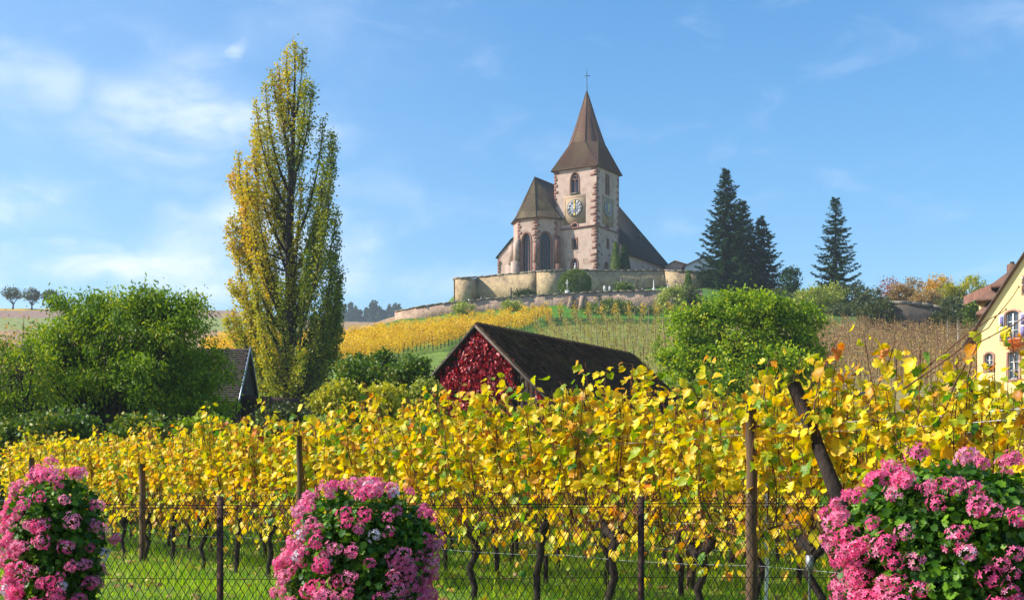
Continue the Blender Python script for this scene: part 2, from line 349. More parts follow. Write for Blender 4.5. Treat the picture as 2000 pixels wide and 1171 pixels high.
# ---------------------------------------------------------------- mesh helpers
class G:
    def __init__(s):
        s.V = []; s.L = []; s.S = []; s.M = []; s.A = []; s.n = 0
    def add(s, V, Fc, m=0, a=0.0):
        V = np.asarray(V, float).reshape(-1, 3)
        Fc = np.asarray(Fc, int)
        if Fc.ndim == 1:
            Fc = Fc.reshape(1, -1)
        s.V.append(V); s.L.append((Fc + s.n).ravel())
        s.S.append(np.full(len(Fc), Fc.shape[1]))
        s.M.append(np.full(len(Fc), m))
        s.A.append(np.array(np.broadcast_to(a, (len(Fc),)), float))
        s.n += len(V)
        return s
    def hexa(s, p, m=0, a=0.0):
        """eight corners: 0-3 bottom ring, 4-7 top ring"""
        s.add([tuple(v) for v in p], [(3, 2, 1, 0), (4, 5, 6, 7), (0, 1, 5, 4), (1, 2, 6, 5), (2, 3, 7, 6), (3, 0, 4, 7)], m, a)
    def box(s, c, ax, ay, az, m=0, a=0.0):
        """centre and three half vectors"""
        c = Vector(c); ax = Vector(ax); ay = Vector(ay); az = Vector(az)
        s.hexa([c - ax - ay - az, c + ax - ay - az, c + ax + ay - az, c - ax + ay - az,
                c - ax - ay + az, c + ax - ay + az, c + ax + ay + az, c - ax + ay + az], m, a)
    def tube(s, pts, rad, k=6, m=0, a=0.0, cap=True):
        pts = np.asarray([tuple(p) for p in pts], float)
        n = len(pts)
        rad = np.broadcast_to(rad, (n,)) if np.ndim(rad) == 0 else np.asarray(rad)
        T = np.gradient(pts, axis=0)
        T /= np.linalg.norm(T, axis=1)[:, None] + 1e-9
        ref = np.array([0, 0, 1.0]) if abs(T[:, 2]).mean() < 0.8 else np.array([1.0, 0, 0])
        X = np.cross(T, ref); X /= np.linalg.norm(X, axis=1)[:, None] + 1e-9
        Y = np.cross(T, X)
        an = np.arange(k) / k * 2 * math.pi
        V = pts[:, None, :] + rad[:, None, None] * (np.cos(an)[None, :, None] * X[:, None, :] + np.sin(an)[None, :, None] * Y[:, None, :])
        Fq = []
        for i in range(n - 1):
            for j in range(k):
                j2 = (j + 1) % k
                Fq.append((i * k + j, i * k + j2, (i + 1) * k + j2, (i + 1) * k + j))
        s.add(V.reshape(-1, 3), Fq, m, a)
        if cap and k > 2:
            for row, rev in ((0, False), (n - 1, True)):
                idx = list(range(row * k, row * k + k))
                if rev: idx = idx[::-1]
                s.L.append(np.array(idx) + s.n - n * k); s.S.append(np.array([k])); s.M.append(np.array([m])); s.A.append(np.array([float(np.ravel(a)[0])]))
    def scatter(s, TV, TF, pos, Rm, sc, m=0, rnd=None):
        n = len(pos); k = len(TV)
        if n == 0: return
        sc = np.asarray(sc)
        if sc.ndim == 0: sc = np.full(n, float(sc))
        V = pos[:, None, :] + np.einsum('nij,kj->nki', Rm, TV) * sc[:, None, None]
        off = (np.arange(n) * k)[:, None, None]
        Fc = (np.asarray(TF)[None] + off).reshape(-1, np.asarray(TF).shape[1])
        if rnd is None: rnd = rng.random(n)
        s.add(V.reshape(-1, 3), Fc, m, np.repeat(rnd, len(TF)))
    def mesh(s, name, mats, smooth=False):
        V = np.concatenate(s.V); L = np.concatenate(s.L).astype(np.int32); S = np.concatenate(s.S).astype(np.int32)
        me = bpy.data.meshes.new(name)
        me.vertices.add(len(V)); me.vertices.foreach_set('co', V.astype(np.float32).ravel())
        me.loops.add(len(L)); me.loops.foreach_set('vertex_index', L)
        me.polygons.add(len(S))
        st = np.zeros(len(S), np.int32); st[1:] = np.cumsum(S)[:-1]
        me.polygons.foreach_set('loop_start', st)
        me.polygons.foreach_set('material_index', np.concatenate(s.M).astype(np.int32))
        me.update(calc_edges=True)
        at = me.attributes.new('rnd', 'FLOAT', 'FACE')
        at.data.foreach_set('value', np.concatenate(s.A).astype(np.float32))
        if smooth:
            me.polygons.foreach_set('use_smooth', np.ones(len(S), bool))
        for m_ in (mats if isinstance(mats, (list, tuple)) else [mats]):
            me.materials.append(M[m_] if isinstance(m_, str) else m_)
        return me
    def build(s, name, mats, parent=None, smooth=False, kind=None):
        o = bpy.data.objects.new(name, s.mesh(name, mats, smooth))
        COL.objects.link(o)
        if parent is not None: o.parent = parent
        if kind: o['kind'] = kind
        return o

def thing(name, label, cat, loc=(0, 0, 0), rz=0.0, group=None):
    o = bpy.data.objects.new(name, None)
    COL.objects.link(o)
    o.empty_display_size = 0.2
    o.location = loc; o.rotation_euler = (0, 0, rz)
    o['label'] = label; o['category'] = cat
    if group: o['group'] = group
    return o
def tag(o, label, cat, group=None):
    o['label'] = label; o['category'] = cat
    if group: o['group'] = group
    return o
def inst(name, me, parent, loc=(0, 0, 0), rot=(0, 0, 0), sc=1.0):
    o = bpy.data.objects.new(name, me)
    o.location = loc; o.rotation_euler = rot
    o.scale = (sc, sc, sc) if not isinstance(sc, tuple) else sc
    if parent is not None: o.parent = parent
    COL.objects.link(o)
    return o
def copy_thing(root, loc, rz, label=None, sc=1.0):
    r = root.copy(); COL.objects.link(r)
    r.location = loc; r.rotation_euler = (0, 0, rz); r.scale = (sc, sc, sc)
    if label: r['label'] = label
    for ch in root.children:
        c = ch.copy(); COL.objects.link(c); c.parent = r
        for g in ch.children:
            d_ = g.copy(); COL.objects.link(d_); d_.parent = c
    return r

def norm(a):
    return a / (np.linalg.norm(a, axis=-1, keepdims=True) + 1e-9)
def basis(t, n):
    """frames with y along t and z near n"""
    t = norm(t); x = norm(np.cross(t, n)); z = np.cross(x, t)
    return np.stack([x, t, z], axis=2)

def grape_leaf(seed):
    r = random.Random(seed)
    half = [(0.16, -0.14), (0.36, -0.08), (0.42, 0.08), (0.54, 0.24), (0.43, 0.36), (0.50, 0.58), (0.36, 0.64), (0.25, 0.74), (0.17, 0.92)]
    out_ = [(0, 0.0)] + half + [(0, 1.05)] + [(-x, y) for x, y in reversed(half)]
    V = [(0, 0.36, 0.0)]
    cup = r.uniform(-0.9, 1.0); tw = r.uniform(-0.8, 0.8); fold = r.uniform(0, .5)
    for x, y in out_:
        x *= 1 + r.uniform(-0.09, 0.09); y += r.uniform(-0.04, 0.04)
        z = -cup * (x * x + (y - 0.36) ** 2) + tw * x * (y - 0.3) + fold * abs(x) + r.uniform(-0.06, 0.06)
        V.append((x, y, z))
    n = len(out_)
    Fc = [(0, 1 + i, 1 + (i + 1) % n) for i in range(n)]
    return np.array(V), np.array(Fc)
GL = [grape_leaf(i) for i in range(6)]
KITE = (np.array([(0, 0, 0), (0.42, 0.5, 0.08), (0, 1, -0.06), (-0.42, 0.5, 0.08)], float), np.array([(0, 1, 2), (0, 2, 3)]))
SIX = (np.array([(0, 0, 0), (0.34, 0.22, 0.06), (0.30, 0.7, 0.03), (0, 1, -0.1), (-0.30, 0.7, 0.03), (-0.34, 0.22, 0.06)], float), np.array([(0, 1, 2, 3), (0, 3, 4, 5)]))
LONG = (np.array([(0, 0, 0), (0.2, 0.45, 0.05), (0, 1.0, -0.12), (-0.2, 0.45, 0.05)], float), np.array([(0, 1, 2), (0, 2, 3)]))

def rand_dir(n, up=0.0, down=0.0):
    v = rng.normal(size=(n, 3)); v = norm(v); v[:, 2] += up - down
    return norm(v)

# ---------------------------------------------------------------- terrain
def zc(lst):
    """(d, y_px) -> (d, z world)"""
    return [(d, EYE + (HY - y) / F * d) for d, y in lst]
NEAR = [(7.0, GZ), (20, 0.68), (26, 0.78), (32, 1.05), (38, 1.5)]
TERR = {
 -1500: NEAR + zc([(60, 900), (100, 830), (200, 760), (350, 700), (600, 680), (2500, 968)]),
 -300: NEAR + zc([(60, 850), (100, 780), (150, 720), (350, 615), (600, 640), (2500, 968)]),
 0: NEAR + zc([(60, 830), (100, 762), (150, 700), (250, 645), (350, 602), (380, 604), (600, 650), (2500, 968)]),
 300: NEAR + zc([(60, 820), (100, 755), (150, 700), (250, 645), (350, 604), (380, 606), (600, 650), (2500, 968)]),
 450: NEAR + zc([(60, 812), (75, 790), (100, 750), (150, 690), (250, 640), (350, 606), (380, 608), (600, 650), (2500, 968)]),
 650: NEAR + zc([(60, 810), (75, 782), (100, 738), (130, 705), (175, 657), (200, 656), (300, 645), (420, 627), (460, 633), (600, 655), (860, 640), (950, 640), (1300, 800), (2500, 968)]),
 775: NEAR + zc([(60, 800), (80, 765), (100, 734), (130, 692), (160, 652), (176, 634), (178, 624), (200, 617), (240, 620), (300, 640), (420, 630), (460, 636), (600, 655), (860, 640), (950, 640), (1300, 800), (2500, 968)]),
 870: NEAR + zc([(60, 800), (80, 765), (100, 735), (130, 690), (160, 640), (176, 617), (178, 600), (200, 593), (240, 600), (300, 640), (600, 660), (2500, 968)]),
 900: NEAR + zc([(60, 800), (80, 765), (100, 735), (130, 690), (160, 638), (176, 613), (178, 598), (204, 588), (209, 562), (240, 570), (300, 620), (600, 660), (2500, 968)]),
 1090: NEAR + zc([(60, 800), (80, 765), (100, 735), (130, 685), (155, 640), (162, 622), (168, 612), (176, 601), (178, 578), (204, 571), (209, 552), (240, 560), (300, 620), (600, 660), (2500, 968)]),
 1300: NEAR + zc([(60, 800), (80, 760), (100, 725), (130, 677), (155, 634), (162, 624), (168, 617), (176, 607), (178, 573), (204, 563), (209, 548), (240, 552), (300, 620), (600, 660), (2500, 968)]),
 1400: NEAR + zc([(60, 800), (80, 760), (100, 720), (130, 675), (155, 634), (176, 600), (180, 576), (204, 563), (240, 558), (300, 620), (600, 660), (2500, 968)]),
 1620: NEAR + zc([(60, 810), (80, 765), (100, 722), (130, 675), (150, 640), (176, 602), (200, 580), (240, 572), (300, 620), (600, 660), (2500, 968)]),
 1720: NEAR + zc([(60, 810), (80, 765), (100, 720), (130, 670), (150, 640), (152, 632), (176, 602), (200, 596), (260, 620), (600, 660), (2500, 968)]),
 1760: NEAR + zc([(60, 810), (80, 765), (100, 718), (130, 668), (149, 648), (152, 604), (176, 596), (200, 594), (260, 620), (600, 660), (2500, 968)]),
 1890: NEAR + zc([(60, 812), (80, 765), (100, 715), (130, 672), (149, 652), (152, 622), (176, 604), (200, 596), (260, 620), (600, 660), (2500, 968)]),
 2000: NEAR + zc([(60, 815), (80, 765), (100, 715), (130, 672), (150, 650), (176, 620), (200, 605), (260, 640), (600, 660), (2500, 968)]),
 3500: NEAR + zc([(60, 850), (100, 780), (200, 700), (350, 700), (600, 700), (2500, 968)]),
}
TX = sorted(TERR)
def H(X, Y):
    x = 1000 + F * X / max(Y, 1e-3)
    x = min(max(x, TX[0]), TX[-1])
    for i in range(len(TX) - 1):
        if x <= TX[i + 1]: break
    a, b = TX[i], TX[i + 1]
    f = (x - a) / (b - a)
    za = np.interp(Y, [q[0] for q in TERR[a]], [q[1] for q in TERR[a]])
    zb = np.interp(Y, [q[0] for q in TERR[b]], [q[1] for q in TERR[b]])
    return float(za * (1 - f) + zb * f)
def ground(x, d):
    X = (x - 1000) / F * d
    return Vector((X, d, H(X, d)))

# field colours (base colours of what grows there)
GREEN = (0.16, 0.235, 0.04); OLIVE = (0.19, 0.21, 0.05); TAN = (0.34, 0.225, 0.13); MAUVE = (0.30, 0.20, 0.15)
ORANGE = (0.50, 0.33, 0.05); BROWN = (0.27, 0.22, 0.08); DGREEN = (0.035, 0.085, 0.015)
def field(x, d):
    y = HY - (H((x - 1000) / F * d, d) - EYE) / d * F
    if d < 45: return (0.10, 0.16, 0.02)
    if x < 600 and d > 120:
        if y < 606: return ORANGE
        if y < 621: return MAUVE
        if y < 645: return (0.24, 0.27, 0.09)
        return TAN
    if x < 880 and d > 178: return TAN
    if d > 176: return (0.09, 0.17, 0.03)
    if x < 880: return GREEN
    if x < 1070: return (0.10, 0.20, 0.03)
    if x < 1360:
        if d > 163: return (0.07, 0.19, 0.02)
        if d > 157: return DGREEN
        return OLIVE
    if d > 155: return (0.08, 0.14, 0.03)
    return BROWN
def build_ground():
    xs = np.unique(np.concatenate([np.linspace(-1500, 3500, 60), np.linspace(-100, 2100, 221), np.array(TX)]))
    ds = np.unique(np.concatenate([np.linspace(7.0, 40, 50), np.linspace(40, 150, 90), np.linspace(150, 214, 110), np.linspace(214, 460, 60), np.geomspace(460, 2500, 14)]))
    Z = np.zeros((len(ds), len(xs)))
    prof = {k: np.interp(ds, [q[0] for q in TERR[k]], [q[1] for q in TERR[k]]) for k in TX}
    PK = np.array([prof[k] for k in TX])
    for j, x in enumerate(xs):
        i = min(max(np.searchsorted(TX, x) - 1, 0), len(TX) - 2)
        f = (x - TX[i]) / (TX[i + 1] - TX[i])
        Z[:, j] = PK[i] * (1 - f) + PK[i + 1] * f
    X = (xs[None, :] - 1000) / F * ds[:, None]
    Y = np.repeat(ds[:, None], len(xs), 1)
    far = np.clip((Y - 60) / 100, 0, 1)
    Z = Z + far * 0.10 * (np.sin(X * 0.9 + 1.3 * np.sin(Y * 0.31)) * np.sin(Y * 0.6))
    V = np.stack([X, Y, Z], -1).reshape(-1, 3)
    nx = len(xs)
    I, J = np.meshgrid(np.arange(len(ds) - 1), np.arange(nx - 1), indexing='ij')
    q = np.stack([I * nx + J, I * nx + J + 1, (I + 1) * nx + J + 1, (I + 1) * nx + J], -1).reshape(-1, 4)
    g = G(); g.add(V, q)
    m = bpy.data.materials.new('field_ground'); m.use_nodes = True
    t = m.node_tree; b = t.nodes['Principled BSDF']; b.inputs['Roughness'].default_value = 0.95
    b.inputs['Specular IOR Level'].default_value = 0.1
    at = N(t, 'ShaderNodeAttribute', attribute_name='field')
    ge = N(t, 'ShaderNodeNewGeometry')
    def noise(sc, lo, hi, det=6):
        no = N(t, 'ShaderNodeTexNoise'); no.inputs['Scale'].default_value = sc; no.inputs['Detail'].default_value = det
        no.inputs['Roughness'].default_value = 0.7
        t.links.new(ge.outputs['Position'], no.inputs['Vector'])
        mr_ = N(t, 'ShaderNodeMapRange'); mr_.inputs['From Min'].default_value = 0.3; mr_.inputs['From Max'].default_value = 0.7
        mr_.inputs['To Min'].default_value = lo; mr_.inputs['To Max'].default_value = hi
        t.links.new(no.outputs['Fac'], mr_.inputs['Value'])
        return mr_.outputs[0]
    h1 = N(t, 'ShaderNodeHueSaturation')
    t.links.new(noise(0.9, 0.6, 1.4), h1.inputs['Value']); t.links.new(at.outputs['Color'], h1.inputs['Color'])
    h2 = N(t, 'ShaderNodeHueSaturation')
    t.links.new(noise(0.12, 0.485, 0.515, 3), h2.inputs['Hue']); t.links.new(noise(5, 0.7, 1.3), h2.inputs['Value'])
    t.links.new(h1.outputs[0], h2.inputs['Color'])
    t.links.new(h2.outputs[0], b.inputs['Base Color'])
    o = g.build('ground', m, smooth=True, kind='structure')
    cl = np.ones((len(V), 4), np.float32)
    k = 0
    for d in ds:
        for x in xs:
            cl[k, :3] = field(x, d); k += 1
    ca = o.data.attributes.new('field', 'FLOAT_COLOR', 'POINT')
    ca.data.foreach_set('color', cl.ravel())
build_ground()
g = G()
g.add([(-60, -60, 0), (60, -60, 0), (60, 6.85, 0), (-60, 6.85, 0)], [(0, 1, 2, 3)])
g.build('road', 'asphalt', kind='structure')
g = G(); g.box((0, 6.95, 0.32), (60, 0, 0), (0, 0.1, 0), (0, 0, 0.345))
g.build('kerb_wall', 'concrete', kind='structure')
# haze: one closed box round everything
g = G(); g.box((0, 1240, 49), (2550, 0, 0), (0, 1330, 0), (0, 0, 95))
hz = bpy.data.materials.new('thin_autumn_haze'); hz.use_nodes = True
t = hz.node_tree
for n_ in list(t.nodes):
    if n_.type != 'OUTPUT_MATERIAL': t.nodes.remove(n_)
pv = N(t, 'ShaderNodeVolumePrincipled')
pv.inputs['Color'].default_value = (0.80, 0.90, 1.0, 1)
pv.inputs['Density'].default_value = 0.00028
pv.inputs['Anisotropy'].default_value = 0.2
t.links.new(pv.outputs[0], t.nodes['Material Output'].inputs['Volume'])
g.build('haze', hz, kind='stuff')

# ================================================================ CHURCH
U = Vector((-0.848, 0.530, 0)); VV = Vector((0.530, 0.848, 0)); ZZ = Vector((0, 0, 1))
C0 = Vector((13.45, 212.0, 0))
def CP(u, v, z):
    return C0 + U * u + VV * v + ZZ * (z + EYE)
def arch(cx, b0, wd, h, n=6, round_=False):
    """outline of an arched opening: rectangle then pointed (or round) head"""
    r = wd / 2
    hs_ = h - (r if round_ else wd * 0.85)
    pts = [(cx - r, b0), (cx + r, b0), (cx + r, b0 + hs_)]
    if round_:
        for i in range(1, n): pts.append((cx + r * math.cos(math.pi * i / n), b0 + hs_ + r * math.sin(math.pi * i / n)))
    else:
        hh = h - hs_
        for i in range(1, n):
            f = i / n; pts.append((cx + r * (1 - f ** 1.6), b0 + hs_ + hh * math.sin(f * math.pi / 2) ** 0.95))
        pts.append((cx, b0 + h))
        for i in range(n - 1, 0, -1):
            f = i / n; pts.append((cx - r * (1 - f ** 1.6), b0 + hs_ + hh * math.sin(f * math.pi / 2) ** 0.95))
    pts.append((cx - r, b0 + hs_))
    return pts
def w3(o, ux, n, p, off=0.0):
    return Vector(o) + ux * p[0] + ZZ * p[1] + n * off
def panel(g, o, ux, n, outline, holes=(), m=0, depth=0.4):
    loops = [[Vector((a, b, 0)) for a, b in outline]] + [[Vector((a, b, 0)) for a, b in h] for h in holes]
    flat = [p for l in loops for p in l]
    tris = geometry.tessellate_polygon(loops)
    g.add([tuple(w3(o, ux, n, (p.x, p.y))) for p in flat], [tuple(t_) for t_ in tris], m)
    for h in holes:
        k = len(h)
        V = [tuple(w3(o, ux, n, p)) for p in h] + [tuple(w3(o, ux, n, p, -depth)) for p in h]
        g.add(V, [(i, (i + 1) % k, k + (i + 1) % k, k + i) for i in range(k)], m)
def pane(o, ux, n, h, depth, mat, parent, name='pane'):
    g = G(); k = len(h)
    V = [tuple(w3(o, ux, n, p, -depth + 0.02)) for p in h]
    g.add(V, [tuple(range(k))]); return g.build(name, mat, parent)
def ring(o, ux, n, h, wd, mat, parent, name='frame', proud=0.06, skip_bottom=False):
    """stone surround following an opening"""
    cx = sum(p[0] for p in h) / len(h); cy = sum(p[1] for p in h) / len(h)
    g = G(); k = len(h)
    O = []
    for i in range(k):
        p0 = Vector(h[i - 1]); p1 = Vector(h[i]); p2 = Vector(h[(i + 1) % k])
        d1 = (p1 - p0).normalized(); d2 = (p2 - p1).normalized()
        nn = Vector((d1.y + d2.y, -(d1.x + d2.x)))
        nn = nn.normalized() if nn.length > 1e-4 else Vector((d1.y, -d1.x))
        s_ = 1.0 / max(0.5, abs(nn.dot(Vector((d1.y, -d1.x)))))
        O.append((p1.x + nn.x * wd * s_, p1.y + nn.y * wd * s_))
    V = [tuple(w3(o, ux, n, p, proud)) for p in h] + [tuple(w3(o, ux, n, p, proud)) for p in O] + [tuple(w3(o, ux, n, p, -0.02)) for p in O] + [tuple(w3(o, ux, n, p, -0.12)) for p in h]
    Fq = []
    for i in range(k):
        j = (i + 1) % k
        Fq += [(i, j, k + j, k + i), (k + i, k + j, 2 * k + j, 2 * k + i), (3 * k + i, 3 * k + j, j, i)]
    g.add(V, Fq); return g.build(name, mat, parent)

church = thing('church', 'pink plastered hilltop church with clock tower, red corner stones and brown spire', 'church', tuple(CP(3.9, 3.9, 33.0)))
church_loc = Vector(church.location)
def CB(g, name, mats, smooth=False, kind=None, parent=None, label=None):
    """build with world coordinates as a part of the church"""
    o = g.build(name, mats, parent or church, smooth, kind)
    o.matrix_parent_inverse = Matrix.Translation(-church_loc)
    if label: o['label'] = label
    return o
def zy(y, d): return (HY - y) / F * d
W = 7.75
ZB, ZS, ZE = 33.0, 44.45, 54.15
# tower: two wall faces seen with openings, two plain
nL = -VV; nR = -U
g = G()
o_l = CP(W, 0, 0); o_l.z = EYE      # left face runs from far-left corner to near corner
uxl = -U
def xl(px):   # pixel column -> metres from left edge on the left face
    best = min(range(0, 776, 5), key=lambda q: abs(1000 + F * (o_l + uxl * (q / 100)).x / (o_l + uxl * (q / 100)).y - px))
    return best / 100
o_r = CP(0, 0, 0); o_r.z = EYE
uxr = VV
def xr(px):
    best = min(range(0, 776, 5), key=lambda q: abs(1000 + F * (o_r + uxr * (q / 100)).x / (o_r + uxr * (q / 100)).y - px))
    return best / 100
belfry = arch(xl(1122.5), zy(375, 213.5), 1.45, 3.25)
slit = [(xl(1122.5) - 0.28, zy(482, 213.5)), (xl(1122.5) + 0.28, zy(482, 213.5)), (xl(1122.5) + 0.28, zy(466, 213.5)), (xl(1122.5) - 0.28, zy(466, 213.5))]
door_l = arch(xl(1122), zy(527, 213.5) - 1.0, 1.05, 2.9)
small_l = arch(xl(1122.5), zy(444, 213.5) + 0.1, 0.95, 0.65, round_=True)
panel(g, o_l, uxl, nL, [(0, ZB), (W, ZB), (W, ZE), (0, ZE)], [belfry, slit, door_l, small_l])
belfry_r = [(xr(1186) - 0.5, zy(378, 215)), (xr(1186) + 0.5, zy(378, 215)), (xr(1186) + 0.5, zy(343, 215)), (xr(1186) - 0.5, zy(343, 215))]
slit_r = [(xr(1187) - 0.25, zy(483, 215)), (xr(1187) + 0.25, zy(483, 215)), (xr(1187) + 0.25, zy(467, 215)), (xr(1187) - 0.25, zy(467, 215))]
door_r = arch(xr(1184), zy(528, 215) - 1.0, 0.95, 2.2, round_=True)
small_r = arch(xr(1186), zy(447.5, 215) + 0.1, 0.9, 0.6, round_=True)
panel(g, o_r, uxr, nR, [(0, ZB), (W, ZB), (W, ZE), (0, ZE)], [belfry_r, slit_r, door_r, small_r])
b0, b1, b2 = CP(W, 0, ZB), CP(W, W, ZB), CP(0, W, ZB)
t0_, t1_, t2_ = CP(W, 0, ZE), CP(W, W, ZE), CP(0, W, ZE)
g.add([tuple(v) for v in (b0, b1, t1_, t0_)], [(0, 3, 2, 1)]); g.add([tuple(v) for v in (b1, b2, t2_, t1_)], [(0, 3, 2, 1)])
CB(g, 'tower_wall', 'render_wall')
class Shift:    # parent for window parts lying in world coordinates
    pass
def wpart(fn, *a, **k):
    o = fn(*a, **k)
    o.matrix_parent_inverse = Matrix.Translation(-church_loc)
    return o
for (o_, ux_, n_, h_, fw) in ((o_l, uxl, nL, belfry, 0.2), (o_l, uxl, nL, slit, 0.26), (o_l, uxl, nL, door_l, 0.22), (o_l, uxl, nL, small_l, 0.28),
                              (o_r, uxr, nR, belfry_r, 0.24), (o_r, uxr, nR, slit_r, 0.2), (o_r, uxr, nR, door_r, 0.2), (o_r, uxr, nR, small_r, 0.26)):
    f_ = wpart(ring, o_, ux_, n_, h_, fw, 'sandstone', church, 'window')
    p_ = pane(o_, ux_, n_, h_, 0.4, 'glass_dark', f_)
# tracery of the belfry window: mullion and two little arcs
g = G(); bx_ = xl(1122.5); bz_ = zy(375, 213.5)
g.tube([w3(o_l, uxl, nL, (bx_, bz_), -0.12), w3(o_l, uxl, nL, (bx_, bz_ + 2.1), -0.12)], 0.04, 4)
for s_ in (-1, 1):
    g.tube([w3(o_l, uxl, nL, (bx_ + s_ * (0.36 + 0.36 * math.cos(a_)), bz_ + 1.9 + 0.36 * math.sin(a_)), -0.12) for a_ in np.linspace(0, math.pi, 7)], 0.06, 4)
g.tube([w3(o_l, uxl, nL, (bx_ + 0.3 * math.cos(a_), bz_ + 2.55 + 0.28 * math.sin(a_)), -0.12) for a_ in np.linspace(0, 2 * math.pi, 9)], 0.06, 4)
CB(g, 'tracery', 'sandstone')
g = G(); g.box(w3(o_l, uxl, nL, (bx_, bz_ - 0.08), 0.06), uxl * 0.85, nL * 0.16, ZZ * 0.08); CB(g, 'window_sill', 'coping')
# string course, both faces
g = G(); zc_ = ZS
g.box(w3(o_l, uxl, nL, (W / 2, zc_), 0.09), uxl * (W / 2 + 0.18), nL * 0.09, ZZ * 0.12)
g.box(w3(o_r, uxr, nR, (W / 2, zc_), 0.09), uxr * (W / 2), nR * 0.09, ZZ * 0.12)
CB(g, 'string_course', 'sandstone')
# quoins
def quoins(corner, e1, e2, n1, n2, z0, z1, hgt=0.52, long=0.98, short=0.48, only=None):
    """corner blocks: e1,e2 run along the two faces away from the corner; blocks stand 3 cm proud"""
    k = 0; z = z0
    while z < z1 - 0.2:
        hh = min(hgt, z1 - z) - R.uniform(0.03, 0.09)
        for (e, n_, q) in ((e1, n1, k % 2), (e2, n2, (k + 1) % 2)):
            if e is None or R.random() < .06: continue
            L_ = (long if q else short) * R.uniform(0.65, 1.2)
            g_ = G(); c = corner + ZZ * (z + EYE + hh / 2)
            sgn = 0.035 if e is e1 else 0.0
            g_.box(c + e * (L_ / 2 - sgn) + n_ * 0.0, e * (L_ / 2), n_ * 0.022, ZZ * hh / 2)
            CB(g_, 'quoin', 'sandstone')
        z += hgt; k += 1
cz = lambda u, v: CP(u, v, -EYE)
quoins(cz(0, 0), U, VV, nL, nR, ZB + 2.0, ZS - 0.15)
quoins(cz(0, 0), U, VV, nL, nR, ZS + 0.15, ZE - 0.1)
quoins(cz(W, 0), -U, None, nL, None, ZS + 0.15, ZE - 0.1, short=0.4, long=0.8)
quoins(cz(0, W), None, -VV, None, nR, ZB + 3, ZS - 0.15, short=0.3, long=0.7)
quoins(cz(0, W), None, -VV, None, nR, ZS + 0.15, ZE - 0.1, short=0.3, long=0.7)
# putlog holes and stains: small recessed stones
g = G()
for px, py in ((1117, 490), (1128, 492), (1106, 478), (1140, 508), (1112, 505)):
    g.box(w3(o_l, uxl, nL, (xl(px), zy(py, 213.5)), 0.0), uxl * 0.12, nL * 0.012, ZZ * 0.07)
for px, py in ((1177, 474), (1175, 500), (1197, 466), (1200, 490), (1190, 497)):
    g.box(w3(o_r, uxr, nR, (xr(px), zy(py, 215)), 0.0), uxr * 0.22, nR * 0.012, ZZ * 0.16)
CB(g, 'putlog_hole', 'granite', kind='stuff')
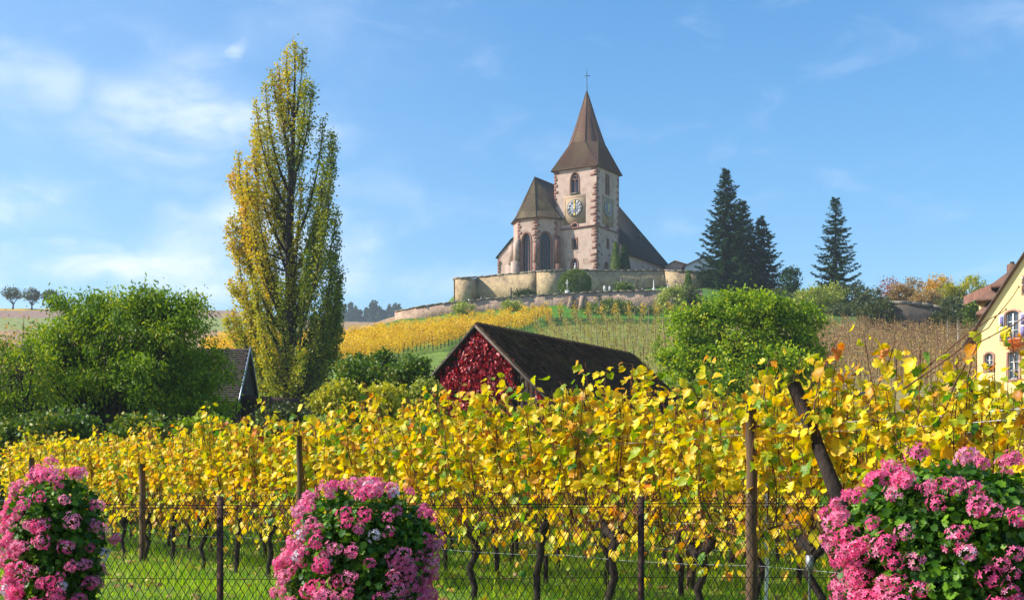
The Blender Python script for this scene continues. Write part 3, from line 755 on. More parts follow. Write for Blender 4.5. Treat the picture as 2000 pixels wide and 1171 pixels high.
# clocks
def clock(o_, ux_, n_, cx, cz_, rr):
    c = G(); q = 2.0
    c.box(w3(o_, ux_, n_, (cx, cz_ - 0.25), 0.012), ux_ * q, n_ * 0.012, ZZ * 2.3)
    surround = CB(c, 'clock_surround', 'clock_panel')
    c = G()
    for (aa, bb, la, lb) in ((0, q - 0.25, q - 0.25, 0.04), (0, -(q - 0.25) - 0.2, q - 0.25, 0.04)):
        c.box(w3(o_, ux_, n_, (cx + aa, cz_ + bb), 0.03), ux_ * la, n_ * 0.006, ZZ * lb)
    for s_ in (-1, 1):
        c.box(w3(o_, ux_, n_, (cx + s_ * (q - 0.25), cz_ - 0.1), 0.03), ux_ * 0.04, n_ * 0.006, ZZ * (q - 0.15))
    CB(c, 'painted_border', 'sandstone')
    def disc(r0, r1, off, mat, name, nseg=40):
        c = G(); V = []; Fq = []
        for i in range(nseg):
            a_ = 2 * math.pi * i / nseg
            for r_, of in ((r0, off), (r1, off), (r1, 0.0)):
                V.append(tuple(w3(o_, ux_, n_, (cx + r_ * math.sin(a_), cz_ + r_ * math.cos(a_)), of)))
        for i in range(nseg):
            j = (i + 1) % nseg
            Fq += [(i * 3, i * 3 + 1, j * 3 + 1, j * 3), (i * 3 + 1, i * 3 + 2, j * 3 + 2, j * 3 + 1)]
        c.add(V, Fq); return CB(c, name, mat)
    disc(0.0, rr, 0.08, 'clock_blue', 'clock_dial')
    disc(rr * 0.96, rr * 1.03, 0.10, 'clock_dark', 'clock_rim')
    num = ['XII', 'I', 'II', 'III', 'IV', 'V', 'VI', 'VII', 'VIII', 'IX', 'X', 'XI']
    for i in range(12):
        a_ = 2 * math.pi * i / 12
        rad = Vector((math.sin(a_), math.cos(a_))); tan = Vector((math.cos(a_), -math.sin(a_)))
        def pt(r_, t_, of): 
            p = rad * r_ + tan * t_; return tuple(w3(o_, ux_, n_, (cx + p.x, cz_ + p.y), of))
        c = G(); r0, r1 = rr * 0.58, rr * 0.93; w0, w1 = rr * 0.12, rr * 0.20
        c.add([pt(r0, -w0, .09), pt(r0, w0, .09), pt(r1, w1, .09), pt(r1, -w1, .09)] + [pt(r0, -w0, .115), pt(r0, w0, .115), pt(r1, w1, .115), pt(r1, -w1, .115)],
              [(4, 5, 6, 7), (0, 1, 5, 4), (1, 2, 6, 5), (2, 3, 7, 6), (3, 0, 4, 7)])
        cart = CB(c, 'numeral_tile', 'gold' if i in (0, 6) else 'clock_white')
        # numeral strokes, read from the centre outwards
        c = G(); s_ = num[i]; unit = 0.085 * rr; wid = {'I': 1.0, 'V': 1.9, 'X': 1.9}
        tot = sum(wid[ch] for ch in s_) * unit; xx = -tot / 2
        for ch in s_:
            ww = wid[ch] * unit
            def st(x0, x1):
                aa = Vector(pt(r0 + 0.06 * rr, x0, .125)); bb = Vector(pt(r1 - 0.05 * rr, x1, .125))
                dd = (bb - aa); sd_ = dd.cross(n_).normalized() * 0.013 * rr / 0.9
                c.box((aa + bb) / 2, dd / 2, sd_ * 1.6, n_ * 0.006)
            if ch == 'I': st(xx + ww / 2, xx + ww / 2)
            elif ch == 'V': st(xx + ww / 2, xx + ww * 0.08); st(xx + ww / 2, xx + ww * 0.92)
            else: st(xx + ww * 0.1, xx + ww * 0.9); st(xx + ww * 0.9, xx + ww * 0.1)
            xx += ww
        CB(c, 'numeral', 'clock_dark')
    for nm, ln, wd_, of in (('hour_hand', 0.55, 0.10, 0.16), ('minute_hand', 0.86, 0.06, 0.19)):
        c = G(); a_ = 0.06 if nm == 'hour_hand' else -0.04
        rad = Vector((math.sin(a_), math.cos(a_))); tan = Vector((rad.y, -rad.x))
        pp = [rad * -0.2 * rr - tan * wd_ * rr * 0.4, rad * -0.2 * rr + tan * wd_ * rr * 0.4, rad * ln * 0.7 * rr + tan * wd_ * rr * 0.9, rad * ln * rr, rad * ln * 0.7 * rr - tan * wd_ * rr * 0.9]
        V = [tuple(w3(o_, ux_, n_, (cx + p.x, cz_ + p.y), of)) for p in pp] + [tuple(w3(o_, ux_, n_, (cx + p.x, cz_ + p.y), of - 0.025)) for p in pp]
        c.add(V, [(0, 1, 2, 3, 4)]); c.add(V, [(i, (i + 1) % 5, 5 + (i + 1) % 5, 5 + i) for i in range(5)])
        CB(c, nm, 'gold')
    disc(0.0, rr * 0.09, 0.22, 'gold', 'clock_boss', 12)
clock(o_l, uxl, nL, xl(1122.5), zy(405, 213.5), 1.38)
clock(o_r, uxr, nR, xr(1187), zy(409.5, 215), 1.38)
# statue figure at the foot niche
g = G(); c_ = w3(o_l, uxl, nL, (xl(1124.5), zy(527, 213.5) - 0.6), 0.1)
g.tube([c_, c_ + ZZ * 0.5, c_ + ZZ * 1.0, c_ + ZZ * 1.35, c_ + ZZ * 1.45, c_ + ZZ * 1.6, c_ + ZZ * 1.75, c_ + ZZ * 1.85], [0.2, 0.19, 0.22, 0.2, 0.08, 0.12, 0.12, 0.03], 8)
so = g.build('niche_statue', 'marble', None, True); tag(so, 'small pale statue standing before the pointed niche at the foot of the clock tower', 'statue')
# spire
g = G(); ov = 0.42; zk, za = 58.6, 67.5; cu = cv = W / 2; rk = 2.98
sq = [CP(-ov, -ov, ZE - 0.15), CP(W + ov, -ov, ZE - 0.15), CP(W + ov, W + ov, ZE - 0.15), CP(-ov, W + ov, ZE - 0.15)]
def octr(r_, z):
    # vertex order: pairs facing each side of the square, starting with the side towards -V
    L_ = []
    for side in range(4):
        ba = [-90, 0, 90, 180][side]
        for da in (-22.5, 22.5):
            a_ = math.radians(ba + da); L_.append(CP(cu + r_ * math.cos(a_), cv + r_ * math.sin(a_), z))
    return L_
ok = octr(rk, zk); mid = octr(rk * 0.60, zk + (za - zk) * 0.38); top = octr(0.07, za)
V = [tuple(v) for v in sq + ok + mid + top]
Fq = []; Ft = []
sides = [(0, 1), (1, 2), (2, 3), (3, 0)]
for s_, (a_, b_) in enumerate(sides):
    v0, v1 = 4 + s_ * 2, 4 + s_ * 2 + 1
    Fq.append((a_, b_, v1, v0))
    nxt = 4 + ((s_ + 1) % 4) * 2
    Ft.append((b_, nxt, v1))
for base in (4, 12):
    for i in range(8):
        j = (i + 1) % 8
        Fq.append((base + i, base + j, base + 8 + j, base + 8 + i))
g.add(V, Fq); g.add(V, Ft); g.add(V, [(3, 2, 1, 0)])
spire = CB(g, 'spire_roof', 'roof_tower')
# hips as thin raised lines, eaves board
g = G()
for i in range(8):
    g.tube([ok[i], mid[i], top[i]], [0.06, 0.05, 0.03], 4)
for s_, (a_, b_) in enumerate(sides):
    g.tube([sq[b_], ok[s_ * 2 + 1]], 0.06, 4); g.tube([sq[b_], ok[((s_ + 1) % 4) * 2]], 0.06, 4)
    g.tube([sq[a_], sq[b_]], 0.08, 4)
CB(g, 'hip_tiles', 'roof_tower')
# tile courses on the spire, thin ledges
g = G()
for i in range(24):
    f = (i + 0.5) / 24
    z = ZE + (zk - ZE) * f
    hw = (W / 2 + ov) * (1 - f) + rk * 0.93 * f
    for a_, b_ in (((-1, -1), (1, -1)), ((-1, -1), (-1, 1))):
        lim = 1 - f * 0.62
        A_ = CP(cu + a_[0] * hw * (lim if a_[1] == b_[1] else 1), cv + a_[1] * hw * (lim if a_[0] == b_[0] else 1), z)
        B_ = CP(cu + b_[0] * hw * (lim if a_[1] == b_[1] else 1), cv + b_[1] * hw * (lim if a_[0] == b_[0] else 1), z)
        g.tube([A_, B_], 0.035, 3)
CB(g, 'tile_course', 'roof_tower', kind='stuff')
# finial cross
g = G(); cpos = CP(cu, cv, za - 0.3)
g.tube([cpos, cpos + ZZ * 0.9, cpos + ZZ * 3.9], [0.14, 0.07, 0.035], 6)
g.tube([cpos + ZZ * 0.85, cpos + ZZ * 1.0, cpos + ZZ * 1.15], [0.04, 0.17, 0.04], 8)
g.box(cpos + ZZ * 2.75, Vector((0.42, 0, 0)), Vector((0, 0.035, 0)), ZZ * 0.05)
for a_ in range(4):
    dv = Vector((math.cos(a_ * math.pi / 2) * 0.42, 0, math.sin(a_ * math.pi / 2) * 0.42))
    g.box(cpos + ZZ * 2.75 + dv, Vector((0.08, 0, 0)), Vector((0, 0.03, 0)), ZZ * 0.08)
CB(g, 'finial_cross', 'copper')

# choir: apse walls
def XY(v): return Vector((v[0], v[1], 0))
D_ = XY((7.25, 214.4)); d45 = Vector((0.974, 0.225, 0))
C_ = D_ - d45 * 3.55; B_ = C_ + Vector((-0.848, 0.53, 0)) * 3.3; A_ = B_ + Vector((-0.225, 0.974, 0)) * 3.3; A2 = A_ + VV * 7; D2 = D_ + VV * 8
ZCE = 46.15
g = G()
wins = []
for (a_, b_, hole) in ((A2, A_, None), (A_, B_, None), (B_, C_, 'w'), (C_, D_, 'w'), (D_, D2, None)):
    L_ = (b_ - a_).length; ux_ = (b_ - a_).normalized(); n_ = ux_.cross(ZZ)
    hs_ = []
    if hole:
        wd_ = 1.62 if a_ is B_ else 1.75
        hs_ = [arch(L_ * (0.47 if a_ is B_ else 0.46), 36.6, wd_, 7.1)]
        wins.append((Vector((a_.x, a_.y, EYE)), ux_, n_, hs_[0]))
    panel(g, Vector((a_.x, a_.y, EYE)), ux_, n_, [(0, ZB), (L_, ZB), (L_, ZCE), (0, ZCE)], hs_, depth=0.45)
CB(g, 'choir_wall', 'render_wall')
for (o_, ux_, n_, h_) in wins:
    f_ = wpart(ring, o_, ux_, n_, h_, 0.30, 'sandstone', church, 'window')
    pane(o_, ux_, n_, h_, 0.45, 'glass_dark', f_)
    c_ = sum(p[0] for p in h_) / len(h_); 
    g = G()
    for dx in (-0.28, 0.28):
        g.tube([w3(o_, ux_, n_, (h_[0][0] + (h_[1][0] - h_[0][0]) / 2 + dx, h_[0][1]), -0.25), w3(o_, ux_, n_, (h_[0][0] + (h_[1][0] - h_[0][0]) / 2 + dx, h_[0][1] + 6.0), -0.25)], 0.05, 4)
    mu = g.build('mullion', 'sandstone', f_)
D_d = D_ + Vector((-0.1, 0.2, 0))
# buttresses at the apse corners, stepped with sloped caps
def buttress(c, outd, z0, z1, dep, wid, step):
    s_ = outd.cross(ZZ); g = G()
    def blk(za_, zb_, dp, slope):
        a = c + s_ * wid / 2; b = c - s_ * wid / 2
        V = [a, b, b + outd * dp, a + outd * dp]
        V = [v + ZZ * (za_ + EYE) for v in V] + [a + ZZ * (zb_ + EYE + slope), b + ZZ * (zb_ + EYE + slope), b + outd * dp + ZZ * (zb_ + EYE), a + outd * dp + ZZ * (zb_ + EYE)]
        g.hexa([V[0], V[1], V[2], V[3], V[4], V[5], V[6], V[7]])
    blk(z0, step, dep, 0.5); blk(step, z1, dep * 0.6, 0.8)
    CB(g, 'buttress', 'sandstone' if c is D_d or c is C_ else 'render_wall')
buttress(C_, Vector((-0.18, -0.98, 0)).normalized(), ZB, 41.2, 0.4, 0.5, 38.5)
buttress(B_, Vector((-0.83, -0.55, 0)).normalized(), ZB, 42.2, 1.2, 0.75, 39.2)
buttress(A_, Vector((-0.95, 0.1, 0)).normalized(), ZB, 42.3, 1.3, 0.7, 39.2)
buttress(D_d, Vector((0.35, -0.93, 0)).normalized(), ZB, 42.6, 1.0, 1.0, 38.6)
for cc, e1, e2, n1, n2 in ((C_, -(C_ - B_).normalized(), (D_ - C_).normalized(), (C_ - B_).normalized().cross(ZZ), (D_ - C_).normalized().cross(ZZ)),
                           (B_, (A_ - B_).normalized(), (C_ - B_).normalized(), (B_ - A_).normalized().cross(ZZ), (C_ - B_).normalized().cross(ZZ)),
                           (D_, -(D_ - C_).normalized(), None, (D_ - C_).normalized().cross(ZZ), None)):
    quoins(cc, e1, e2, n1, n2, 42.6, ZCE - 0.3, long=0.7, short=0.35, hgt=0.5)
    quoins(cc, e1, e2, n1, n2, 35.0, 42.4, long=0.55, short=0.3, hgt=0.55)
g = G()
for a_, b_ in ((A_, B_), (B_, C_), (C_, D_), (A2, A_)):
    ux_ = (b_ - a_).normalized(); n_ = ux_.cross(ZZ); mid_ = (a_ + b_) / 2
    g.box(mid_ + ZZ * (ZCE + EYE - 0.12) + n_ * 0.12, ux_ * ((b_ - a_).length / 2 + 0.1), n_ * 0.12, ZZ * 0.12)
CB(g, 'cornice', 'sandstone')
# choir roof with flared eaves
apex = Vector((3.71, 216.4, EYE + 53.2)); rend = apex + VV * 9
ctr = Vector((apex.x, apex.y, 0))
def out2(p, k):   # push an eave corner outwards
    d_ = (p - ctr); d_.normalize(); return p + d_ * k
ev = [A2 + Vector((-0.5, 0.3, 0)), out2(A_, 0.5), out2(B_, 0.5), out2(C_, 0.5), out2(D_, 0.55), D2 + Vector((0.3, -0.2, 0))]
g = G()
lowr = [v + ZZ * (EYE + ZCE - 0.05) for v in ev]
def toward(v, f, z): 
    q = v + (Vector((apex.x, apex.y, 0)) - v) * f; return q + ZZ * (EYE + z)
fl = [None] * 6
for i in range(1, 5): fl[i] = toward(ev[i], 0.22, ZCE + 1.05)
fl[0] = fl[1] + VV * 7.2; fl[5] = fl[4] + VV * 8
V = [tuple(v) for v in lowr + fl + [apex, rend]]
g.add(V, [(i, i + 1, 7 + i, 6 + i) for i in range(5)])
g.add(V, [(7, 8, 12), (8, 9, 12), (9, 10, 12)])
g.add(V, [(6, 7, 12, 13), (10, 11, 13, 12)])
CB(g, 'choir_roof', 'roof_choir')
g = G()
for i in range(1, 5): g.tube([lowr[i], fl[i], apex], 0.07, 4)
g.tube([apex - VV * 0.1, rend], 0.1, 4)
for i in range(5): g.tube([lowr[i], lowr[i + 1]], 0.07, 4)
CB(g, 'ridge_tiles', 'roof_choir')
g = G()
for k in range(22):
    f = 0.04 + k / 22 * 0.92
    for i in (1, 2, 3):
        a_ = fl[i].lerp(apex, f); b_ = fl[i + 1].lerp(apex, f)
        g.tube([a_, b_], 0.03, 3)
CB(g, 'roof_tile_course', 'roof_choir', kind='stuff')
# nave
E1 = XY((18.9, 217.5)); 
def NP(s, v, z): return E1 + U * s + VV * v + ZZ * (z + EYE)
prof_n = [(0, 41.2), (10, 52.9), (14, 50.4), (22.5, 45.6), (25.2, 43.1)]
Lv = 16.0
g = G()
front = [NP(0, 0.2, ZB)] + [NP(s, 0.2, z - 0.12) for s, z in prof_n] + [NP(25.2, 0.2, ZB)]
g.add([tuple(v) for v in front], [tuple(range(len(front)))])
back = [v + VV * (Lv - 0.4) for v in front]
g.add([tuple(v) for v in back], [tuple(reversed(range(len(back))))])
g.add([tuple(v) for v in (front[0], front[1], back[1], back[0])], [(0, 1, 2, 3)])
g.add([tuple(v) for v in (front[-1], front[-2], back[-2], back[-1])], [(3, 2, 1, 0)])
CB(g, 'nave_wall', 'render_wall')
def slab(g, p, q, p2, q2, th, m=0):
    """roof slab between line p-q (low) and p2-q2 (high)"""
    g.hexa([p - ZZ * th, q - ZZ * th, q2 - ZZ * th, p2 - ZZ * th, p, q, q2, p2], m)
g = G()
pr = [(-0.5, 40.7)] + prof_n[1:-1] + [(25.6, 42.7)]
for i in range(len(pr) - 1):
    (s0, z0), (s1, z1) = pr[i], pr[i + 1]
    slab(g, NP(s0, -0.1, z0 + 0.15), NP(s0, Lv + 0.1, z0 + 0.15), NP(s1, -0.1, z1 + 0.15), NP(s1, Lv + 0.1, z1 + 0.15), 0.14)
CB(g, 'nave_roof', 'roof_slate')
g = G()
for k in range(24):
    f = k / 24; s = -0.4 + 10.4 * f; z = 40.85 + (52.9 - 40.7) * f + 0.03
    g.tube([NP(s, -0.1, z), NP(s, Lv, z)], 0.03, 3)
CB(g, 'slate_course', 'roof_slate', kind='stuff')
g = G()   # small roof hatch and the triangular niche in the south wall
c_ = NP(4.0, 12.0, 46.3); g.box(c_, U * 0.35, VV * 0.5, ZZ * 0.3)
CB(g, 'roof_hatch', 'granite')
n_ = -U; o_ = Vector((E1.x, E1.y, EYE)) + n_ * 0.02; tri = [(3.6, 37.6), (4.7, 37.6), (4.15, 39.2)]
g = G(); g.add([tuple(w3(o_, VV, n_, p, 0.0)) for p in tri], [(0, 1, 2)]); CB(g, 'niche', 'granite')
quoins(NP(25.2, 0, -EYE) * 1.0, -U, None, -VV, None, 36, 42.6, short=0.3, long=0.5)

# ================================================================ WALLS ON THE HILL
def wall_run(name, label, pts, mat, thick=0.5, cap=0.16, group=None, capmat='coping', uneven=0.05, sub=1.2, drop=1.0):
    """pts: (x_px, y_top_px, d). A thick wall following the line, foot sunk into the ground, coping on top."""
    W_ = []
    for i in range(len(pts) - 1):
        a = P(*pts[i]); b = P(*pts[i + 1])
        n_ = max(1, int((b - a).length / sub))
        for k in range(n_): W_.append(a.lerp(b, k / n_))
    W_.append(P(*pts[-1]))
    t = thing(name, label, 'wall', (W_[0].x, W_[0].y, H(W_[0].x, W_[0].y)), 0, group)
    L0 = Vector(t.location)
    pos = [Vector((p.x, p.y, 0)) for p in W_]
    nrm = []
    for i in range(len(pos)):
        d_ = pos[min(i + 1, len(pos) - 1)] - pos[max(i - 1, 0)]
        nrm.append(Vector((d_.y, -d_.x, 0)).normalized())
    g = G(); V = []; Fq = []
    for i, p in enumerate(W_):
        zt = p.z + R.uniform(-uneven, uneven); zb = min(H(p.x, p.y - 0.6), zt - 1) - drop
        j = nrm[i] * R.uniform(-0.03, 0.03)
        V += [tuple(pos[i] + nrm[i] * 0.0 + j + ZZ * zb), tuple(pos[i] + j + ZZ * zt), tuple(pos[i] - nrm[i] * thick + ZZ * zt), tuple(pos[i] - nrm[i] * thick + ZZ * zb)]
    for i in range(len(W_) - 1):
        for k in range(4):
            k2 = (k + 1) % 4
            Fq.append((i * 4 + k, (i + 1) * 4 + k, (i + 1) * 4 + k2, i * 4 + k2))
    g.add(V, Fq); e = (len(W_) - 1) * 4
    g.add(V, [(0, 1, 2, 3), (e, e + 3, e + 2, e + 1)])
    o = g.build('wall_body', mat, t); o.matrix_parent_inverse = Matrix.Translation(-L0)
    for i in range(len(W_) - 1):      # coping stones, one by one
        a = pos[i] + ZZ * (W_[i].z + 0.02 + R.uniform(0, 0.07)); b = pos[i + 1] + ZZ * (W_[i + 1].z + 0.02 + R.uniform(0, 0.07))
        dd = (b - a) * 0.012; n_ = (nrm[i] + nrm[i + 1]) / 2
        a2 = a + dd; b2 = b - dd; k = R.uniform(0.06, 0.14)
        g = G(); g.hexa([a2 + n_ * k, b2 + n_ * k, b2 - n_ * (thick + 0.1), a2 - n_ * (thick + 0.1), a2 + n_ * k + ZZ * cap, b2 + n_ * k + ZZ * cap, b2 - n_ * (thick + 0.1) + ZZ * cap, a2 - n_ * (thick + 0.1) + ZZ * cap])
        c = g.build('coping_stone', capmat, t); c.matrix_parent_inverse = Matrix.Translation(-L0)
    return t
def arc_pts(x0, x1, y0, y1, d, bulge, n=8):
    return [(x0 + (x1 - x0) * (1 - math.cos(math.pi * i / n)) / 2, y0 + (y1 - y0) * i / n, d - bulge * math.sin(math.pi * i / n)) for i in range(n + 1)]
wall_run('rampart', 'tan cemetery rampart with round turret below the church choir, left of the round bush',
         [(886, 548, 208), (886.5, 547, 202)] + arc_pts(887, 928, 545, 543, 202.5, 1.9, 6) + [(931, 543, 203.5), (985, 537, 200.5), (1046, 532, 197.5)] + arc_pts(1047, 1103, 532, 529, 198, 2.6, 9) + [(1109, 529, 199.5)],
         'stone_wall', 0.7, 0.2, uneven=0.06)
wall_run('rampart', 'long shaded rampart wall behind the gravestones, right of the round bush',
         [(1110, 529, 199.5), (1150, 529, 200.5), (1210, 530, 203), (1296, 529, 206)] + arc_pts(1298, 1376, 529, 533, 206, 2.2, 8) + [(1400, 535, 210)],
         'stone_wall', 0.7, 0.2, uneven=0.06)
wall_run('outer_wall', 'long rough stone retaining wall between yellow vineyard and cemetery terrace',
         [(771, 610, 188), (773, 609, 180), (790, 606, 177.5), (830, 598, 176.6), (880, 591.5, 176.4), (931, 587, 176.4), (1000, 581, 176.4), (1080, 575.5, 176.4), (1150, 572, 176.4), (1240, 569, 176.4), (1292, 568, 176.4), (1330, 568, 176.6), (1372, 569, 177)],
         'stone_outer', 0.6, 0.13, uneven=0.04, sub=1.0)
wall_run('retaining_wall', 'curved grey retaining wall with mossy coping below the autumn hedge on the right',
         [(1728, 598, 149), (1742, 594, 147.0), (1780, 595, 147.2), (1820, 600, 147.6), (1856, 609, 148.2), (1888, 619, 149), (1904, 626, 150)],
         'stone_grey', 0.8, 0.35, uneven=0.03)
# buttress ribs leaning on the outer wall
for i, (x, lab) in enumerate(((1110, 'sloping stone buttress on the outer wall below the white cross grave, left of its twin'), (1132, 'sloping stone buttress on the outer wall, right twin near the dark post'))):
    b = ground(x, 175.6); g = G()
    tz = P(x + 6, 578, 176.3)
    g.hexa([(b.x - .3, b.y - .7, b.z - .4), (b.x + .3, b.y - .7, b.z - .4), (b.x + .3, 176.5, b.z - .4), (b.x - .3, 176.5, b.z - .4), (tz.x - .3, 176.3, tz.z), (tz.x + .3, 176.3, tz.z), (tz.x + .3, 176.55, tz.z), (tz.x - .3, 176.55, tz.z)])
    tag(g.build('wall_buttress', 'stone_outer'), lab, 'buttress')

# gravestones on the terrace
def grave(kind, x, ytop, d, label, mat='marble', wpx=8):
    b = P(x, 0, d); zb = H(b.x, d) - 0.25; zt = P(x, ytop, d).z; s = d / F; wd_ = wpx * s / 2 * .72
    base = Vector((b.x, d, zb)); g = G(); t = thing('gravestone', label, 'gravestone', tuple(base), 0, 'gravestones on the cemetery terrace')
    h = zt - zb; O = Vector((0, 0, 0))
    pl = min(0.45 * h, 0.9); g.box((0, 0, pl / 2), (wd_, 0, 0), (0, 0.3, 0), (0, 0, pl / 2)); g.build('plinth', mat, t)
    g = G()
    if kind == 'cross':
        g.box((0, 0, (h + pl) / 2), (wd_ * 0.22, 0, 0), (0, 0.08, 0), (0, 0, (h - pl) / 2))
        g.box((0, 0, h - (h - pl) * 0.3), (wd_ * 0.75, 0, 0), (0, 0.075, 0), (0, 0, wd_ * 0.2))
    elif kind == 'slab':
        g.box((0, 0, (h + pl) / 2), (wd_ * 0.75, 0, 0), (0, 0.12, 0), (0, 0, (h - pl) / 2))
        g.box((0, 0, h + 0.05), (wd_ * 0.5, 0, 0), (0, 0.11, 0), (0, 0, 0.06))
    else:
        g.tube([(0, 0, pl), (0, 0, h * 0.9), (0, 0, h)], [wd_ * 0.5, wd_ * 0.38, 0.02], 4)
    g.build('headstone', mat, t)
    return t
grave('cross', 1108, 546, 181, 'tall white cross on a plinth left of the big round bush', 'marble', 12)
grave('slab', 1181, 559, 181, 'low whitish gravestone just right of the round bush, left one of a pair', 'marble', 10)
grave('slab', 1191, 560, 181, 'low whitish gravestone just right of the round bush, right one of a pair', 'marble', 9)
grave('slab', 1214, 543, 186, 'grey upright headstone rising behind the small dark shrub', 'granite', 9)
grave('cross', 1244, 543, 183, 'grey stone cross on a broad stepped base between dark shrub and obelisk', 'stone_grey', 14)
grave('cross', 1256, 544, 185, 'thin dark cross right beside the broad stepped base', 'granite', 9)
grave('obelisk', 1277, 545, 182, 'slim pale obelisk standing alone on the terrace', 'marble', 8)
grave('cross', 1303, 545, 186, 'dark thin cross near the rampart bend right of the pale obelisk', 'granite', 8)
grave('slab', 1305, 556, 181, 'short white stone behind the outer wall close to the light green bush', 'marble', 6)
grave('cross', 1319, 545, 187, 'dark cross left of the conical yew', 'granite', 8)
grave('obelisk', 998, 560, 180, 'pointed grey gravestone in front of the tan rampart left of the turret', 'stone_grey', 10)
grave('slab', 941, 580, 180, 'rounded dark gravestone low behind the wall at the left rampart', 'granite', 10)
grave('slab', 916, 585, 180, 'small pale gravestone leftmost behind the outer wall', 'marble', 8)
grave('slab', 948, 579, 183, 'narrow dark stone beside the rounded gravestone at the left rampart', 'granite', 5)
# dark wayside post on the grass below the wall
b = ground(1171, 171); t = thing('wayside_cross', 'dark weathered wayside cross on the green bank below the outer wall', 'cross', tuple(b))
g = G(); g.box((0, 0, 0.25), (0.45, 0, 0), (0, 0.35, 0), (0, 0, 0.3)); g.build('base', 'stone_grey', t)
g = G(); g.tube([(0, 0, 0.5), (0, 0, 1.3), (0, 0, 2.2)], [0.2, 0.13, 0.12], 6); g.box((0, 0, 1.75), (0.28, 0, 0), (0, 0.1, 0), (0, 0, 0.1)); g.build('shaft', 'granite', t)

# buildings right of the nave
def hut(name, label, corners_px, d0, d1, ytop, yeave, ybase, wall, roof, xl_, xr_, ridge_frac=0.5):
    a = P(xl_, yeave, d0); b = P(xr_, yeave, d0); zt = P(0, ytop, d0).z; zb = P(0, ybase, d0).z
    t = thing(name, label, 'building', (a.x, d0, zb)); inv = Matrix.Translation(-Vector(t.location))
    ax = a.x + (b.x - a.x) * ridge_frac
    g = G(); g.add([(a.x, d0, zb), (b.x, d0, zb), (b.x, d0, b.z), (ax, d0, zt), (a.x, d0, a.z), (a.x, d1, zb), (b.x, d1, zb), (b.x, d1, b.z), (ax, d1, zt), (a.x, d1, a.z)],
                   [(0, 1, 2, 3, 4), (9, 8, 7, 6, 5)]); g.add(g.V[0], [(1, 6, 7, 2), (0, 4, 9, 5)])
    g.build('wall', wall, t).matrix_parent_inverse = inv
    g = G(); ov = 0.35
    for ex, ez in ((a.x - ov, a.z - 0.15), (b.x + ov, b.z - 0.15)):
        slab(g, Vector((ex, d0 - ov, ez + 0.1)), Vector((ex, d1, ez + 0.1)), Vector((ax, d0 - ov, zt + 0.25)), Vector((ax, d1, zt + 0.25)), 0.14)
    g.build('roof', roof, t).matrix_parent_inverse = inv
    return t
hut('sacristy', 'small whitish gabled building behind the rampart beside the tall spruces', None, 222, 230, 503, 519, 545, 'white_paint', 'house_roof', 1338, 1400, 0.6)
hut('outbuilding', 'low outbuilding with pale tiled roof between the nave and the spruces', None, 228, 236, 511, 520, 545, 'render_wall', 'coping', 1300, 1352, 0.35)

# ================================================================ BARN with the red creeper
BR = Vector((0.5575, 0.830, 0)).normalized()      # ridge direction
BG = Vector((0.830, -0.5575, 0)).normalized()     # along the gable
ap = P(934, 633, 45)
BL = 10.9
barn = thing('barn', 'dark low barn with long black-brown tiled roof, its gable covered in red creeper', 'barn', (ap.x, ap.y, H(ap.x, ap.y)))
binv = Matrix.Translation(-Vector(barn.location))
def BB(g, name, mats, **k):
    o = g.build(name, mats, barn, **k); o.matrix_parent_inverse = binv; return o
hw_l, hw_r = 2.25, 2.9
drop_l, drop_r = 1.95, 2.65
zb_ = H(ap.x, ap.y) - 0.5
def bp(g_, r_, z): return Vector((ap.x, ap.y, 0)) + BG * g_ + BR * r_ + ZZ * z
g = G()
pl_ = [bp(-hw_l, 0.25, zb_), bp(hw_r, 0.25, zb_), bp(hw_r, 0.25, ap.z - drop_r), bp(0, 0.25, ap.z - 0.08), bp(-hw_l, 0.25, ap.z - drop_l)]
pb_ = [v + BR * (BL - 0.5) for v in pl_]
g.add([tuple(v) for v in pl_ + pb_], [(0, 1, 2, 3, 4), (9, 8, 7, 6, 5)]); g.add([tuple(v) for v in pl_ + pb_], [(1, 6, 7, 2), (0, 4, 9, 5)])
BB(g, 'wall', 'barn_wood')
x = -hw_l + 0.02
gab = lambda q: (ap.z - 0.12 - drop_l * (-q / hw_l)) if q < 0 else (ap.z - 0.12 - drop_r * (q / hw_r))
while x < hw_r - 0.15:       # gable boards, one by one
    wd_ = 0.19; g = G(); x1 = x + wd_ - 0.012
    y_ = 0.22 + R.uniform(-0.012, 0.012)
    g.hexa([bp(x, y_ - 0.02, zb_), bp(x1, y_ - 0.02, zb_), bp(x1, y_ + 0.02, zb_), bp(x, y_ + 0.02, zb_), bp(x, y_ - 0.02, gab(x)), bp(x1, y_ - 0.02, gab(x1)), bp(x1, y_ + 0.02, gab(x1)), bp(x, y_ + 0.02, gab(x))])
    BB(g, 'gable_board', 'barn_wood'); x += wd_
g = G()
rl = hw_l + 0.42; rr_ = hw_r + 0.42
sl = drop_l / hw_l; sr = drop_r / hw_r
slab(g, bp(-rl, -0.15, ap.z - sl * rl), bp(-rl, BL, ap.z - sl * rl), bp(0, -0.15, ap.z), bp(0, BL, ap.z), 0.08)
slab(g, bp(rr_, -0.15, ap.z - sr * rr_), bp(rr_, BL, ap.z - sr * rr_), bp(0, -0.15, ap.z), bp(0, BL, ap.z), 0.08)
BB(g, 'roof', 'barn_roof')
g = G()    # tiles: overlapping rows, each tile its own slightly tilted plate
